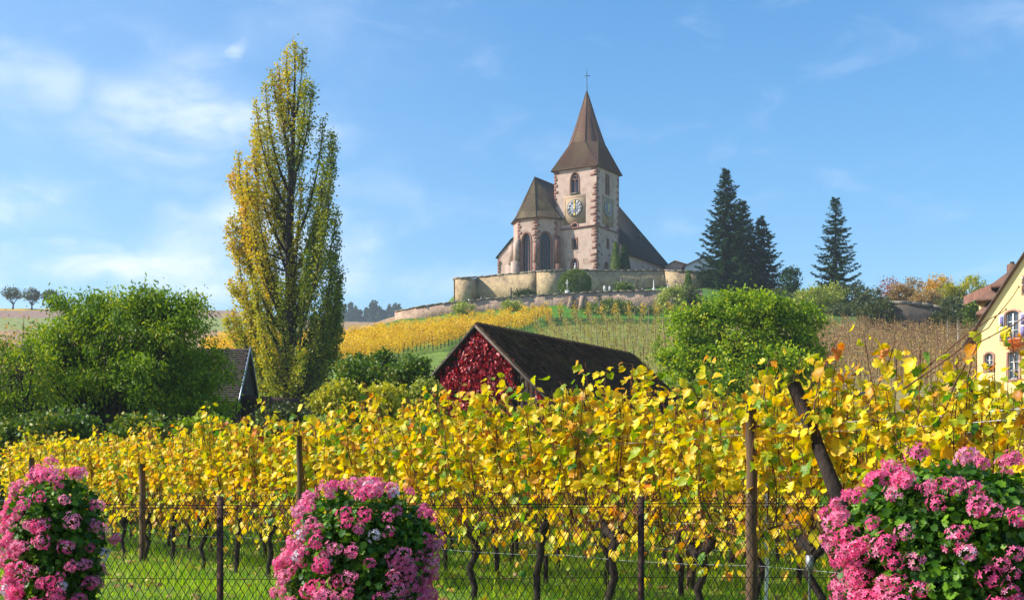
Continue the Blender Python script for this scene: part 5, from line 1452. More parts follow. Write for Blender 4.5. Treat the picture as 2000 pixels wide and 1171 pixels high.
for (px, py, rx, ry, d, lab, mt) in ((110, 835, 75, 32, 34, 'bright green low shrub under the walnut, left of its trunk', 'shrub_green'), (280, 838, 70, 34, 33.5, 'green low shrub under the walnut, right of its trunk', 'shrub_green'),
                             (550, 815, 60, 24, 37, 'dark green bush added before the porch gap in place of its shade', 'shrub_dark'), (30, 850, 60, 30, 34.5, 'low green bush at the left edge behind the vines', 'shrub_green'), (390, 845, 65, 36, 35, 'dark green bush below the shed roof', 'walnut'),  # porch bush is added: its dark leaves stand in for the shade there
                             (710, 745, 62, 42, 40, 'green bush between poplar and creeper barn', 'shrub_green'), (790, 735, 45, 40, 41, 'dark green shrub leaning on the left barn corner', 'shrub_green'), (660, 775, 45, 30, 38, 'small leafy bush with orange tinges right of the poplar foot', 'shrub_yellow'), (750, 712, 48, 24, 46, 'rounded green bush on the slope above the barn corner', 'shrub_green'), (745, 775, 50, 28, 38.5, 'low leafy bush with yellowing leaves between the vines and the barn', 'shrub_yellow'), (690, 715, 40, 26, 47, 'green bush close beside the poplar crown on its right', 'shrub_green'), (835, 775, 32, 34, 40, 'thin olive shrub before the left corner of the barn gable', 'shrub_olive')):
    b = ground(px, d)
    broadleaf('shrub', lab, 'shrub', b, 0, [LB(px, py, rx, ry, px, b.z, d), (0, 0, max(.4, (EYE + (HY - py) / F * d - b.z) * .45), rx * d / F * 1.1, rx * d / F * .8, max(.6, (EYE + (HY - py) / F * d - b.z) * .6))], 330, 30, (.07, .14), KITE, mt, .1, (.16, .32), 14, .4, bumps=3, uneven=1.5)
# bright green tree right ------------------------------------------------------
b = ground(1440, 60)
broadleaf('green_tree', 'large rounded bright green tree right of the barn below the spruces', 'tree', b, 2.2,
          [LB(1450, 650, 105, 75, 1440, b.z, 60), LB(1340, 630, 38, 38, 1440, b.z, 60, .2), LB(1398, 612, 40, 34, 1440, b.z, 60), LB(1484, 592, 44, 36, 1440, b.z, 60), LB(1436, 588, 26, 20, 1440, b.z, 60), LB(1562, 640, 44, 48, 1440, b.z, 60), LB(1532, 612, 30, 28, 1440, b.z, 60), LB(1450, 705, 140, 60, 1440, b.z, 60, .3), LB(1345, 745, 70, 50, 1440, b.z, 60, .2), LB(1440, 755, 120, 48, 1440, b.z, 60, -.2), LB(1540, 745, 66, 52, 1440, b.z, 60, .2), LB(1335, 690, 55, 45, 1440, b.z, 60, .3), LB(1570, 690, 45, 45, 1440, b.z, 60)],
          1050, 52, (0.09, 0.18), KITE, 'bright_tree', 0.3, (0.26, 0.58), 55, .45, uneven=1.5, bumps=6)
# shrubs on the hill ------------------------------------------------------------
HILLSH = [(1312, 592, 28, 34, 172, 'light green weeping bush at the right end of the outer wall', 'shrub_olive', 1), (1345, 588, 20, 26, 174, 'dark evergreen bush behind the weeping bush', 'shrub_dark', 0),
          (1588, 592, 42, 32, 168, 'pale olive round bush below the lone spruce, left one', 'shrub_olive', 0), (1622, 590, 30, 34, 172, 'greyish green bush below the lone spruce', 'shrub_olive', 0),
          (1660, 592, 45, 40, 174, 'tall dull dark green bush right of the lone spruce', 'shrub_dark', 0), (1700, 600, 40, 32, 170, 'dark bush left of the curved retaining wall', 'shrub_dark', 0), (1716, 612, 40, 24, 147, 'lower dark green bush touching the curved wall', 'shrub_dark', 0), (1655, 615, 45, 22, 165, 'flat dark bush under the taller ones near the bare vineyard', 'shrub_dark', 0),
          (1737, 565, 22, 22, 178, 'thin reddish autumn shrub on the skyline, leftmost', 'shrub_red', 2), (1764, 575, 26, 20, 176, 'brown red shrub on the skyline beside the thin red one', 'shrub_brown', 0), (1783, 562, 24, 24, 180, 'mixed brownish shrub on the skyline left of the orange one', 'shrub_brown', 2),
          (1832, 565, 26, 28, 178, 'orange yellow autumn shrub in the middle of the skyline hedge', 'shrub_orange', 0), (1852, 575, 22, 22, 176, 'yellow green shrub right of the orange one', 'shrub_yellow', 0), (1806, 582, 30, 14, 172, 'low brown shrub above the curved wall', 'shrub_brown', 0), (1898, 568, 26, 32, 176, 'tall yellow green shrub before the yellow house', 'shrub_yellow', 0), (1870, 592, 34, 14, 168, 'olive shrub spilling over the right end of the curved wall', 'shrub_dark', 0), (1906, 610, 18, 30, 140, 'green shrub beside the neighbouring house wall', 'shrub_green', 0), (1858, 624, 38, 26, 146.5, 'very dark ivy mass hanging over the curved wall', 'shrub_dark', 0),
          (1545, 548, 18, 28, 196, 'small bluish green conifer bush right of the spruces', 'spruce', 0), (1024, 573, 22, 5, 181, 'low dark hedge on the terrace left of the turret foot', 'shrub_dark', 0), (1218, 562, 16, 9, 182, 'small dark green shrub among the gravestones', 'box', 0),
          (1240, 612, 60, 9, 169.5, 'low dark hedge on the bank below the right half of the outer wall', 'shrub_dark', 0), (1175, 614, 45, 8, 168.5, 'low green hedge at the top of the bare slope', 'box', 0), (1190, 596, 40, 9, 173, 'green grassy mound against the outer wall', 'shrub_green', 0), (905, 600, 20, 6, 175, 'pale climbing bush against the left part of the outer wall', 'shrub_olive', 2), (1000, 596, 20, 8, 175, 'pale climbing bush against the outer wall below the turret', 'shrub_olive', 2), (1520, 590, 40, 28, 185, 'dark green bush behind the bright tree crown', 'shrub_dark', 0)]
for (px, py, rx, ry, d, lab, mt, kind_) in HILLSH:
    b = ground(px, d); k = F / d
    zc0 = EYE + (HY - py) / k - b.z
    if zc0 - ry / k > 0.6 and py > 570: lob = [(0, 0, zc0, rx / k, rx / k * .8, ry / k), (0, 0, max(.4, zc0 * .4), rx / k * .85, rx / k * .6, zc0 * .5)]
    else: lob = [(0, 0, zc0, rx / k, rx / k * .8, ry / k)] + ([(0, 0, zc0 * .4, rx / k * .6, rx / k * .5, zc0 * .45)] if zc0 > ry / k else [])
    cl_ = int(60 + rx * ry * .07)
    broadleaf('shrub', lab, 'shrub', b, 0, lob, cl_, 30 if kind_ != 2 else 12, (.14, .32), KITE, mt, .12, (.4, .75), 10, .5, droop=(1.4 if kind_ == 1 else .3), twigs=(kind_ == 2))
# clipped round bush
b = ground(1123, 188); k = F / 188
broadleaf('round_bush', 'big clipped round dark green bush in front of the rampart', 'shrub', Vector((b.x, 188, P(0, 575, 188).z)), 0, [(0, 0, (575 - 555) / k, 30 / k, 26 / k, 28 / k)], 900, 16, (.10, .2), KITE, 'box', .1, (.22, .3), 6, .93, uneven=.12)
# conical yew at the right and columnar trees by the tower
for (px, yt, yb, wd_, d, lab, mt) in ((1344, 531, 572, 10, 190, 'small conical dark yew before the rampart near the spruces', 'box'),
                                  (1202, 474, 532, 11, 207.5, 'slim green cypress before the shaded tower face', 'box'), (1219, 480, 532, 14, 208.5, 'broader dark cypress right of the slim one at the tower corner', 'spruce')):
    b0_ = P(px, yb, d); k = F / d; h_ = (yb - yt) / k + 1.0; zb0 = b0_.z - 1.0
    t = thing('columnar_tree', lab, 'tree', (b0_.x, d, zb0))
    g = G(); g.tube([(0, 0, -.5), (0, 0, h_ * .7)], [.14, .04], 5); g.build('trunk', 'bark_tree', t)
    n_ = 2600; zz = rng.random(n_) ** .8 * h_; rr2 = wd_ / k * np.clip(1 - zz / h_, 0.02, 1) ** .55 * np.minimum(1, .5 + zz / h_ * 3) * rng.uniform(.7, 1.08, n_) ; th_ = rng.random(n_) * 6.283
    pos = np.stack([rr2 * np.cos(th_), rr2 * np.sin(th_), zz], 1)
    g = G(); g.scatter(KITE[0], KITE[1], pos, basis(rng.normal(size=(n_, 3)) * .4 + np.array([0, 0, 1.0]), np.stack([np.cos(th_), np.sin(th_), .3 * np.ones(n_)], 1)), rng.uniform(.16, .34, n_)); g.build('crown', mt, t, kind='stuff')

def spruce(px, ytop, ybase, wl, wr, d, label, dens=1.0, seed=1, gap=1.0):
    r = np.random.default_rng(seed)
    k = F / d; b = P(px, ybase + 12, d); h_ = (ybase + 12 - ytop) / k
    t = thing('spruce_tree', label, 'tree', tuple(b))
    g = G(); g.tube([(0, 0, -1), (0, 0, h_ * .5), (0, 0, h_ * .985)], [.34, .18, .02], 7)
    pos = []; tipd = []; nn_ = []; sz = []
    z = h_ * .06
    while z < h_ * .99:
        f = z / h_; nb = int(max(4, 9 * (1 - f * .4)))
        ph = r.random() * 6.28
        for j in range(nb):
            a = ph + j / nb * 6.283 + r.normal() * .2
            rad = (wr if math.cos(a) > 0 else wl) / k * (1 - f) ** .78 * (0.72 + .42 * r.random()) * (1.0 if r.random() < .86 else .6)
            rad = max(rad, .15)
            z0b = z; z = z0b + r.normal() * .16 + .22 * math.sin(a * 2 + z0b)
            dirh = np.array([math.cos(a), math.sin(a) * .9, 0])
            m_ = max(3, int(rad / .22))
            ff = np.linspace(.12, 1, m_)
            cz_ = z + (-.28 * rad * np.sin(ff * 2.2) + .20 * rad * ff ** 2.5) * (1 - f * .5) + .15 * rad * f * ff
            P_ = dirh[None] * (ff * rad)[:, None]; P_[:, 2] = cz_
            if m_ > 3: g.tube(P_[::max(1, m_ // 4)], .035, 3, cap=False)
            for q in range(m_):
                kk = int(7 * dens)
                for _ in range(kk):
                    o_ = P_[q] + r.normal(size=3) * np.array([.13, .13, .08]) * (1.3 - ff[q] * .5)
                    side = np.array([-dirh[1], dirh[0], 0]) * r.normal() * .8
                    pos.append(o_); tipd.append(dirh * .7 + side + np.array([0, 0, -.75 + .75 * f + .5 * (ff[q] > .85)])); nn_.append(np.array([0, 0, 1.0]) + r.normal(size=3) * .5)
                    sz.append(.34 + .26 * r.random())
            z = z0b
        z += (0.34 + .22 * (1 - f)) * gap
    pos = np.array(pos); n_ = len(pos)
    g.build('trunk', 'bark_tree', t)
    g = G(); g.scatter(np.array([(0, 0, 0), (.2, .4, .03), (0, 1, -.06), (-.2, .4, .03)], float), KITE[1], pos, basis(np.array(tipd), np.array(nn_)), np.array(sz))
    g.build('crown', 'spruce', t, kind='stuff')
spruce(1417, 331, 555, 66, 76, 200, 'tallest dark spruce right of the church', 1.0, 3, .95)
spruce(1487, 425, 562, 54, 60, 202, 'shorter dark spruce leaning against the right side of the tallest', 1.0, 5)
spruce(1450, 392, 562, 66, 58, 206, 'dense dark spruce hidden behind the two in the group', 1.0, 9)
spruce(1632, 385, 560, 52, 52, 200, 'lone open-branched spruce standing apart on the right', .9, 8, 1.35)
# far trees on the left skyline
for (px, py, rx, ry, tb, d, lab) in ((25, 573, 18, 10, 600, 345, 'hazy round field tree at the far left skyline, left of two'), (62, 575, 16, 10, 605, 340, 'hazy field tree with visible trunk at the far left skyline'), (100, 577, 16, 9, 606, 345, 'faint pale tree on the left skyline just beside the walnut crown')):
    b = ground(px, d); k = F / d
    broadleaf('field_tree', lab, 'tree', b, 1.4, [(0, 0, EYE + (HY - py) / k - b.z, rx / k, rx / k, ry / k)], 46, 22, (.25, .5), KITE, 'shrub_dark', .22, (.5, .9), 12, .4)
# far blue trees
i = 0
for px, yt in ((662, 600), (672, 592), (684, 588), (694, 596), (702, 602), (716, 598), (727, 586), (733, 585), (742, 596), (750, 603), (760, 594), (771, 590), (779, 593), (790, 604), (800, 607)):
    d = 900 + R.uniform(-25, 25); k = F / d; b = P(px, 640, d); h_ = (636 - yt) / k
    t = thing('forest_tree', 'distant blue-hazed tree of the grove on the horizon between poplar and rampart', 'tree', tuple(b), 0, 'distant grove on the horizon')
    g = G(); g.tube([(0, 0, -1), (0, 0, h_ * .8)], [.3, .05], 4); g.build('trunk', 'bark_tree', t)
    n_ = 420; f = rng.random(n_) ** .8; rr2 = 8.5 / k * np.clip(1 - f, 0.03, 1) ** .6 * rng.uniform(.5, 1.15, n_) * (1 + .25 * np.sin(f * 23)); th_ = rng.random(n_) * 6.283
    g = G(); g.scatter(KITE[0], KITE[1], np.stack([rr2 * np.cos(th_), rr2 * np.sin(th_), f * h_], 1), basis(rng.normal(size=(n_, 3)) + np.array([0, 0, -.4]), rng.normal(size=(n_, 3))), rng.uniform(1.1, 2.4, n_))
    g.build('crown', 'spruce', t, kind='stuff')

# ================================================================ HILLSIDE VINEYARDS
def small_vine(nleaf, mat, h, wdt, seed, stem=True, stake=0.0, up=0.0, size=(.11, .2)):
    r = np.random.default_rng(seed); parts = []
    g = G()
    g.tube([(0, 0, -.1), (.04, .02, .35), (-.02, 0, .7)], [.05, .04, .045], 5)
    for _ in range(5): 
        a = r.normal() * .35; g.tube([(0, 0, .65), (a * .6, r.normal() * .06, 1.0), (a, r.normal() * .1, 1.3 + r.random() * .4)], [.012, .01, .006], 3, cap=False)
    parts.append(('trunk', g.mesh('hill_vine_trunk', 'bark')))
    g = G(); n_ = nleaf
    pos = np.stack([r.normal(size=n_) * wdt, r.normal(size=n_) * .2, r.uniform(.6, h, n_)], 1)
    g.scatter(KITE[0], KITE[1], pos, basis(r.normal(size=(n_, 3)) - np.array([0, 0, .4]), r.normal(size=(n_, 3))), r.uniform(size[0], size[1], n_), 0, r.random(n_) * .55 + (r.random() * .35))
    parts.append(('foliage', g.mesh('hill_vine_foliage', mat)))
    return parts
yv = [small_vine(150, 'vine_far', 1.95, .42, 100 + i) for i in range(6)]
places = []
A0 = np.array([-13.0, 100.0]); dr = np.array([18.5, 68.0]); dr /= np.linalg.norm(dr); nr = np.array([-dr[1], dr[0]])
for row in range(-1, 22):
    for k_ in range(-40, 90):
        p = A0 + nr * row * 1.75 + dr * k_ * 1.25
        X, Y = p
        if Y < 60 or Y > 175.4: continue
        x = 1000 + F * X / Y; z = H(X, Y); y = HY - (z - EYE) / Y * F
        if x < 400 or x > 1078 or y > 745: continue
        # lower boundary of the planted field
        yl = np.interp(x, [400, 660, 760, 880, 1000, 1078], [735, 722, 704, 680, 653, 636])
        if y > yl: continue
        yu = np.interp(x, [400, 660, 775, 1078], [655, 652, 636, 597]) + np.interp(x, [775, 1078], [22, 24])
        if y < yu: continue
        if R.random() < .03: continue
        places.append((X, Y, z))
places.sort(key=lambda q: q[1])
print('hill vines', len(places))
ang = math.atan2(dr[1], dr[0])
rest = G(); restt = G()
def merge_into(G_, me, X, Y, z, rz_, sc_):
    n_ = len(me.vertices); co = np.zeros(n_ * 3, np.float32); me.vertices.foreach_get('co', co); co = co.reshape(-1, 3) * sc_
    c, s_ = math.cos(rz_), math.sin(rz_)
    V = np.stack([co[:, 0] * c - co[:, 1] * s_ + X, co[:, 0] * s_ + co[:, 1] * c + Y, co[:, 2] + z], 1)
    return V
def polys(me):
    tot = np.zeros(len(me.polygons), np.int32); me.polygons.foreach_get('loop_total', tot)
    li = np.zeros(len(me.loops), np.int32); me.loops.foreach_get('vertex_index', li)
    return tot, li
def plant_many(places, variants, name, label, group, cat, rz0, restname, restlabel, restcat, mats, maxn=300):
    rg = [G() for _ in variants[0]]
    pc = [[polys(me) for _, me in v] for v in variants]
    at_ = [[np.zeros(len(me.polygons), np.float32) for _, me in v] for v in variants]
    for vi, v in enumerate(variants):
        for pi, (_, me) in enumerate(v): me.attributes['rnd'].data.foreach_get('value', at_[vi][pi])
    for i, (X, Y, z) in enumerate(places):
        v = R.randrange(len(variants)); rz_ = rz0 + (math.pi if R.random() < .5 else 0) + R.uniform(-.1, .1); sc_ = R.uniform(.88, 1.1)
        if i < maxn:
            t = thing(name, label, cat, (X, Y, z), rz_, group); t.scale = (sc_, sc_, sc_)
            for nm, me in variants[v]:
                o = inst(nm, me, t)
                if nm == 'foliage': o['kind'] = 'stuff'
        else:
            for pi, (nm, me) in enumerate(variants[v]):
                V = merge_into(rg[pi], me, X, Y, z, rz_, sc_); tot, li = pc[v][pi]
                rg[pi].V.append(V); rg[pi].L.append(li + rg[pi].n); rg[pi].S.append(tot); rg[pi].M.append(np.zeros(len(tot), int)); rg[pi].A.append((at_[v][pi] + R.random()) % 1); rg[pi].n += len(V)
    if len(places) > maxn:
        gg = G()
        for pi, q in enumerate(rg):
            for a, b_, m_, s_, c_ in zip(q.V, q.L, q.M, q.S, q.A):
                gg.V.append(a); gg.L.append(b_ + gg.n); gg.S.append(s_); gg.M.append(m_ + pi); gg.A.append(c_)
            gg.n += q.n
        o = gg.build(restname, mats, kind='stuff'); tag(o, restlabel, restcat)
plant_many(places, yv, 'hillside_vine', 'golden yellow vine in the rows climbing the hill to the long stone wall', 'golden vines on the church hill', 'grapevine', ang,
           'hillside_vines', 'mass of golden vines in the upper rows just under the long stone wall', 'vineyard', ['bark', 'vine_far'])

# bare rows with stakes: centre slope and right slope
sg = G(); sg.tube([(0, 0, -.2), (0, 0, 2.0)], .034, 4); stake_me = sg.mesh('stake', 'stake')
bv = []
for i in range(5):
    r = np.random.default_rng(300 + i); g = G()
    g.tube([(0, 0, -.1), (.05, .0, .35), (0, .03, .65)], [.045, .04, .05], 5)
    for _ in range(9):
        a = r.normal() * .4; g.tube([(0, 0, .62), (a * .5, r.normal() * .08, .95), (a, r.normal() * .12, 1.2 + r.random() * .5)], [.013, .011, .007], 3, cap=False)
    m1 = g.mesh('bare_vine_canes', 'hill_cane')
    g = G(); n_ = 26; pos = np.stack([r.normal(size=n_) * .42, r.normal(size=n_) * .16, r.uniform(.4, 1.6, n_)], 1)
    g.scatter(KITE[0], KITE[1], pos, basis(r.normal(size=(n_, 3)) - np.array([0, 0, .4]), r.normal(size=(n_, 3))), r.uniform(.10, .18, n_)); m2 = g.mesh('withered_leaves', 'vine_brown')
    bv.append([('canes', m1), ('foliage', m2)])
pl2 = []; stakes = []; tufts = []
for ix in range(18):       # centre slope: rows run up the hill, stakes at every row
    x_top = 1040 + ix * 26.5; Xt = (x_top - 1000) / F * 163
    Xrow = Xt
    k_ = 0; Y = 162.0
    while Y > 88:
        X = Xrow + (162 - Y) * 0.03 * (1) ; x = 1000 + F * X / Y
        if 1000 < x < 1420 and not (x < 1290 and Y < 95) and (k_ % 4 == 0 or k_ < 2 or R.random() < .62):
            z = H(X, Y)
            if k_ % 4 == 0: stakes.append((X, Y, z))
            else: pl2.append((X, Y, z))
            if k_ in (0, 1): tufts.append((X, Y, z))
        Y -= 1.5; k_ += 1
pl3 = []
for ir in range(34):       # right slope
    X0 = 20 + ir * 1.7
    Y = 149.0; k_ = 0
    while Y > 80:
        X = X0 - (149 - Y) * 0.12; x = 1000 + F * X / Y
        if 1590 < x < 1915:
            z = H(X, Y)
            if k_ % 3 == 0: stakes.append((X, Y, z))
            pl3.append((X, Y, z))
        Y -= 1.45; k_ += 1
print('bare', len(pl2), len(pl3), 'stakes', len(stakes))
def vis_sort(lst): return sorted(lst, key=lambda q: q[1])
gv = []
for i in range(5):
    r = np.random.default_rng(400 + i); g = G()
    g.tube([(0, 0, -.1), (.05, .0, .35), (0, .03, .65)], [.04, .035, .045], 5)
    for _ in range(5):
        a = r.normal() * .4; g.tube([(0, 0, .62), (a * .5, r.normal() * .08, .95), (a, r.normal() * .12, 1.1 + r.random() * .4)], [.012, .010, .007], 3, cap=False)
    m1 = g.mesh('sparse_vine_canes', 'hill_cane')
    g = G(); n_ = 60; pos = np.stack([r.normal(size=n_) * .42, r.normal(size=n_) * .2, r.uniform(.1, 1.3, n_)], 1)
    g.scatter(KITE[0], KITE[1], pos, basis(r.normal(size=(n_, 3)) - np.array([0, 0, .4]), r.normal(size=(n_, 3))), r.uniform(.10, .2, n_)); m2 = g.mesh('sparse_leaves', 'vine_sparse')
    gv.append([('canes', m1), ('foliage', m2)])
plant_many(vis_sort(pl2)[::-1], gv, 'bare_vine', 'sparse yellow green vine between the tall stakes on the slope behind the barn roof', 'sparse vines behind the barn roof', 'grapevine', math.pi / 2, 'bare_vines', 'remaining sparse vines low on the slope behind the barn', 'vineyard', ['hill_cane', 'vine_sparse'], 150)
plant_many(vis_sort(pl3), bv, 'bare_vine', 'nearly leafless brown vine in the staked rows right of the bright green tree', 'bare brown vines on the right slope', 'grapevine', math.pi / 2, 'bare_vines', 'far mass of leafless brown vines on the upper right slope', 'vineyard', ['hill_cane', 'vine_brown'], 150)
stakes = vis_sort(stakes)
gg = G()
for i, (X, Y, z) in enumerate(stakes):
    if i < 300:
        o = inst('vine_stake', stake_me, None, (X, Y, z), (R.uniform(-.03, .03), R.uniform(-.03, .03), 0), R.uniform(.9, 1.1)); tag(o, 'thin pale wooden stake in the bare vine rows on the slope', 'stake', 'stakes in the bare vine rows')
    else: gg.tube([(X, Y, z - .2), (X + R.uniform(-.05, .05), Y, z + 2.0)], .045, 4)
if gg.n: tag(gg.build('vine_stakes', 'stake', kind='stuff'), 'remaining far stakes of the bare vine rows', 'stakes')
for i, (X, Y, z) in enumerate(tufts):
    n_ = 46; g = G(); r = rng
    pos = np.stack([r.normal(size=n_) * .22, r.normal(size=n_) * .2, r.normal(size=n_) * .42 + 1.35], 1)
    g.scatter(KITE[0], KITE[1], pos, basis(r.normal(size=(n_, 3)) - np.array([0, 0, .4]), r.normal(size=(n_, 3))), r.uniform(.12, .22, n_))
    t = thing('row_end_vine', 'orange yellow leafy row-end vine at the top of the bare slope', 'grapevine', (X, Y, z), 0, 'row-end vines at the top of the bare slope')
    o = g.build('foliage', 'vine_far', t, kind='stuff'); inst('trunk', yv[0][0][1], t)

# ================================================================ FOREGROUND VINEYARD
RD = Vector((-0.5645, 0.8255, 0)); RN = Vector((0.8255, 0.5645, 0)); RANG = math.atan2(RD.y, RD.x)
def row_pt(s_, off=0.0):
    """s along the front row from the point under photo column 1600, off = distance behind it"""
    p = Vector((0.2308 * 9.37, 9.37, 0)) + RD * s_ + RN * off
    p.z = H(p.x, p.y); return p
leafmesh = {}
for key in ('vine_yellow', 'vine_green', 'vine_orange'):
    leafmesh[key] = []
    for i, (tv_, tf_) in enumerate(GL):
        g = G(); g.add(tv_, tf_, 0, i * .137); leafmesh[key].append(g.mesh('grape_leaf', key))
def vine_variant(seed, tall=1.0):
    r = random.Random(seed); g = G()
    k = r.choice([-1, 1])
    hx = r.uniform(-.08, .08); hz_ = r.uniform(.62, .74)
    tr = [(0, 0, -.12), (k * .03, .015, .12), (-k * .015, -.015, .3), (k * .035 + hx, .02, .47), (hx, 0, hz_ - .08), (hx, 0, hz_)]
    g.tube(tr, [.036, .030, .034, .03, .044, .036], 8)
    g.tube([(hx - .02, 0, hz_ - .05), (hx + k * .09, .02, hz_ + .02), (hx + k * .13, .02, hz_ + .08)], [.04, .045, .03], 6)
    g.tube([(hx, 0, hz_ - .1), (hx - k * .08, -.03, hz_ - .02), (hx - k * .12, -.02, hz_ + .06)], [.035, .038, .02], 6)
    trunk = g.mesh('vine_trunk', 'bark', True)
    c = G(); leaves = []
    starts = []
    for sg_ in (-1, 1):
        a = [(hx, 0, hz_), (hx + sg_ * .2, r.uniform(-.04, .04), hz_ + .16), (hx + sg_ * .45, r.uniform(-.05, .05), hz_ + .1), (hx + sg_ * .66, 0, hz_ - .05)]
        c.tube(a, [.011, .009, .008, .006], 4)
        for f in np.linspace(.05, 1.0, 9):
            x = np.interp(f, [0, .33, .7, 1], [q[0] for q in a]); z = np.interp(f, [0, .33, .7, 1], [q[2] for q in a]); starts.append((x, 0, z))
    starts += [(hx + r.uniform(-.08, .08), 0, hz_) for _ in range(3)]
    for (x, y, z) in starts:
        top = r.uniform(1.68, 2.0) * tall if r.random() > .06 else r.uniform(2.05, 2.2)
        lx = r.uniform(-.38, .38); ly = r.uniform(-.24, .24)
        n_ = 8; pts = []
        for i in range(n_):
            f = i / (n_ - 1)
            pts.append((x + lx * f + .03 * math.sin(f * 7 + x * 20), y + ly * f ** .8 + .025 * math.cos(f * 6 + z * 9), z + (top - z) * f - (.10 * max(0, f - .75) if r.random() < .5 else 0)))
        c.tube(pts, np.linspace(.0075, .0035, n_), 4, cap=False)
        L_ = top - z; nl = int(L_ / .029)
        for j in range(nl):
            f = (j + r.random()) / nl
            if r.random() < (.72 if f < .12 else .5 if f < .3 else .0): continue
            b = np.array([np.interp(f, np.linspace(0, 1, n_), [q[m_] for q in pts]) for m_ in range(3)])
            an = r.uniform(0, 2 * math.pi); pet = r.uniform(.04, .10)
            o_ = b + np.array([math.cos(an) * pet, math.sin(an) * pet, r.uniform(-.01, .05)])
            c.tube([b, o_], [.0018, .0012], 3, 0, cap=False)
            tip = np.array([math.cos(an) * .6 + r.gauss(0, .35), math.sin(an) * .6 + r.gauss(0, .35), r.uniform(-1.2, .1)])
            nn_ = np.array([math.cos(an) * .5 + r.gauss(0, .5), math.sin(an) * .5 + r.gauss(0, .5), .55 + r.gauss(0, .4)])
            leaves.append((o_, tip, nn_, r.triangular(.034, .098, .058) * (1.08 - .35 * max(0, f - .6))))
    # side shoots that hang down over the trunk, with leaves
    for _ in range(15):
        x = r.uniform(-.62, .62); z = hz_ + r.uniform(.05, .3); sx_ = r.uniform(-.2, .2); sy_ = r.uniform(-.22, .22); dn = r.uniform(.12, .5)
        pts = [(x, 0, z), (x + sx_ * .5, sy_ * .6, z + .04), (x + sx_ * .9, sy_, z - dn * .5), (x + sx_, sy_ * 1.1, z - dn)]
        c.tube(pts, [.004, .0035, .003, .002], 3, cap=False)
        for j in range(r.randint(3, 7)):
            f = r.uniform(.25, 1); b = np.array([np.interp(f, [0, .33, .66, 1], [q[m_] for q in pts]) for m_ in range(3)])
            an = r.uniform(0, 6.28); o_ = b + np.array([math.cos(an) * .05, math.sin(an) * .05, -.01])
            leaves.append((o_, np.array([math.cos(an) * .4, math.sin(an) * .4, -1.0]), np.array([math.cos(an), math.sin(an), .4]), r.uniform(.05, .09)))
    # dry tendrils and short laterals low down
    for _ in range(30):
        x = r.uniform(-.62, .62); z = r.uniform(.6, 1.25); c.tube([(x, 0, z), (x + r.uniform(-.1, .1), r.uniform(-.1, .1), z + r.uniform(-.15, .2)), (x + r.uniform(-.2, .2), r.uniform(-.15, .15), z + r.uniform(-.25, .3))], [.004, .003, .0015], 3, cap=False)
    canes = c.mesh('vine_canes', 'cane')
    r.shuffle(leaves)
    return trunk, canes, leaves
NV = 6
VAR = [vine_variant(500 + i) for i in range(NV)]
# merged foliage for the rows behind
for i in range(NV):
    lv = VAR[i][2]; g = G()
    pos = np.array([l[0] for l in lv]); tip = np.array([l[1] for l in lv]); nn_ = np.array([l[2] for l in lv]); sz = np.array([l[3] for l in lv]) * 1.05
    Rm = basis(tip, norm(nn_)); which = rng.integers(0, len(GL), len(lv))
    for q in range(len(GL)):
        s_ = which == q; g.scatter(GL[q][0], GL[q][1], pos[s_], Rm[s_], sz[s_], 0)
    VAR[i] = VAR[i] + (g.mesh('vine_foliage', 'vine_mix'),)
    g = G(); sel_ = np.arange(len(lv)) >= 290
    for q in range(len(GL)):
        s_ = (which == q) & sel_; g.scatter(GL[q][0], GL[q][1], pos[s_], Rm[s_], sz[s_], 0)
    VAR[i] = VAR[i] + (g.mesh('vine_extra_foliage', 'vine_mix'),)
print('leaves per vine', [len(v[2]) for v in VAR])

ORD = ['first', 'second', 'third', 'fourth', 'fifth', 'sixth', 'seventh', 'eighth', 'ninth', 'tenth', 'eleventh', 'twelfth', 'thirteenth', 'fourteenth', 'fifteenth', 'sixteenth', 'seventeenth', 'eighteenth', 'nineteenth', 'twentieth', 'twenty-first', 'twenty-second', 'twenty-third', 'twenty-fourth', 'twenty-fifth']
def euler_of(tip, nn_):
    B = basis(np.array([tip]), norm(np.array([nn_])))[0]
    return Matrix([list(B[0]), list(B[1]), list(B[2])]).to_euler()
def front_vine(i, s_, label, maxleaf=290, off=0.0, scale=None):
    scale = scale or R.uniform(.98, 1.07) * (.93 if i < 2 else 1.02)
    v = VAR[i % NV]; p = row_pt(s_, off); flip = (i * 7 % 3) == 1
    t = thing('grapevine', label, 'grapevine', tuple(p), RANG + (math.pi if flip else 0) + R.uniform(-.08, .08), 'front row of grapevines'); t.scale = (scale, scale, scale)
    inst('trunk', v[0], t); inst('canes', v[1], t); o = inst('foliage', v[4], t); o['kind'] = 'stuff'
    green_c = (1.5 if 2 <= i <= 8 else .5) * (0.6 + 0.4 * math.sin(i * 1.9 + 1.0))
    for j, (o_, tip, nn_, sz) in enumerate(v[2][:maxleaf]):
        q = R.random()
        gp = 0.11 + 0.17 * green_c + (0.10 if o_[2] < 1.25 else 0)
        key = 'vine_green' if q < gp else ('vine_orange' if q > .955 else 'vine_yellow')
        inst('leaf', R.choice(leafmesh[key]), t, tuple(o_), euler_of(tip, nn_), sz)
    return t
sps = [0.0]
for k in range(1, 20): sps.append(sps[-1] + R.uniform(1.05, 1.25))
kk = 0
for k, s_ in enumerate(sps):
    front_vine(k, s_, 'yellow-leaved grapevine of the front row, %s one left of the leaning end post' % ORD[k], 290 if k < 16 else 200)
front_vine(30, -1.1, 'yellow grapevine of the front row just right of the leaning end post', scale=.92)
front_vine(31, -2.2, 'yellow grapevine at the right end of the front row above the big pink geraniums', scale=.9)
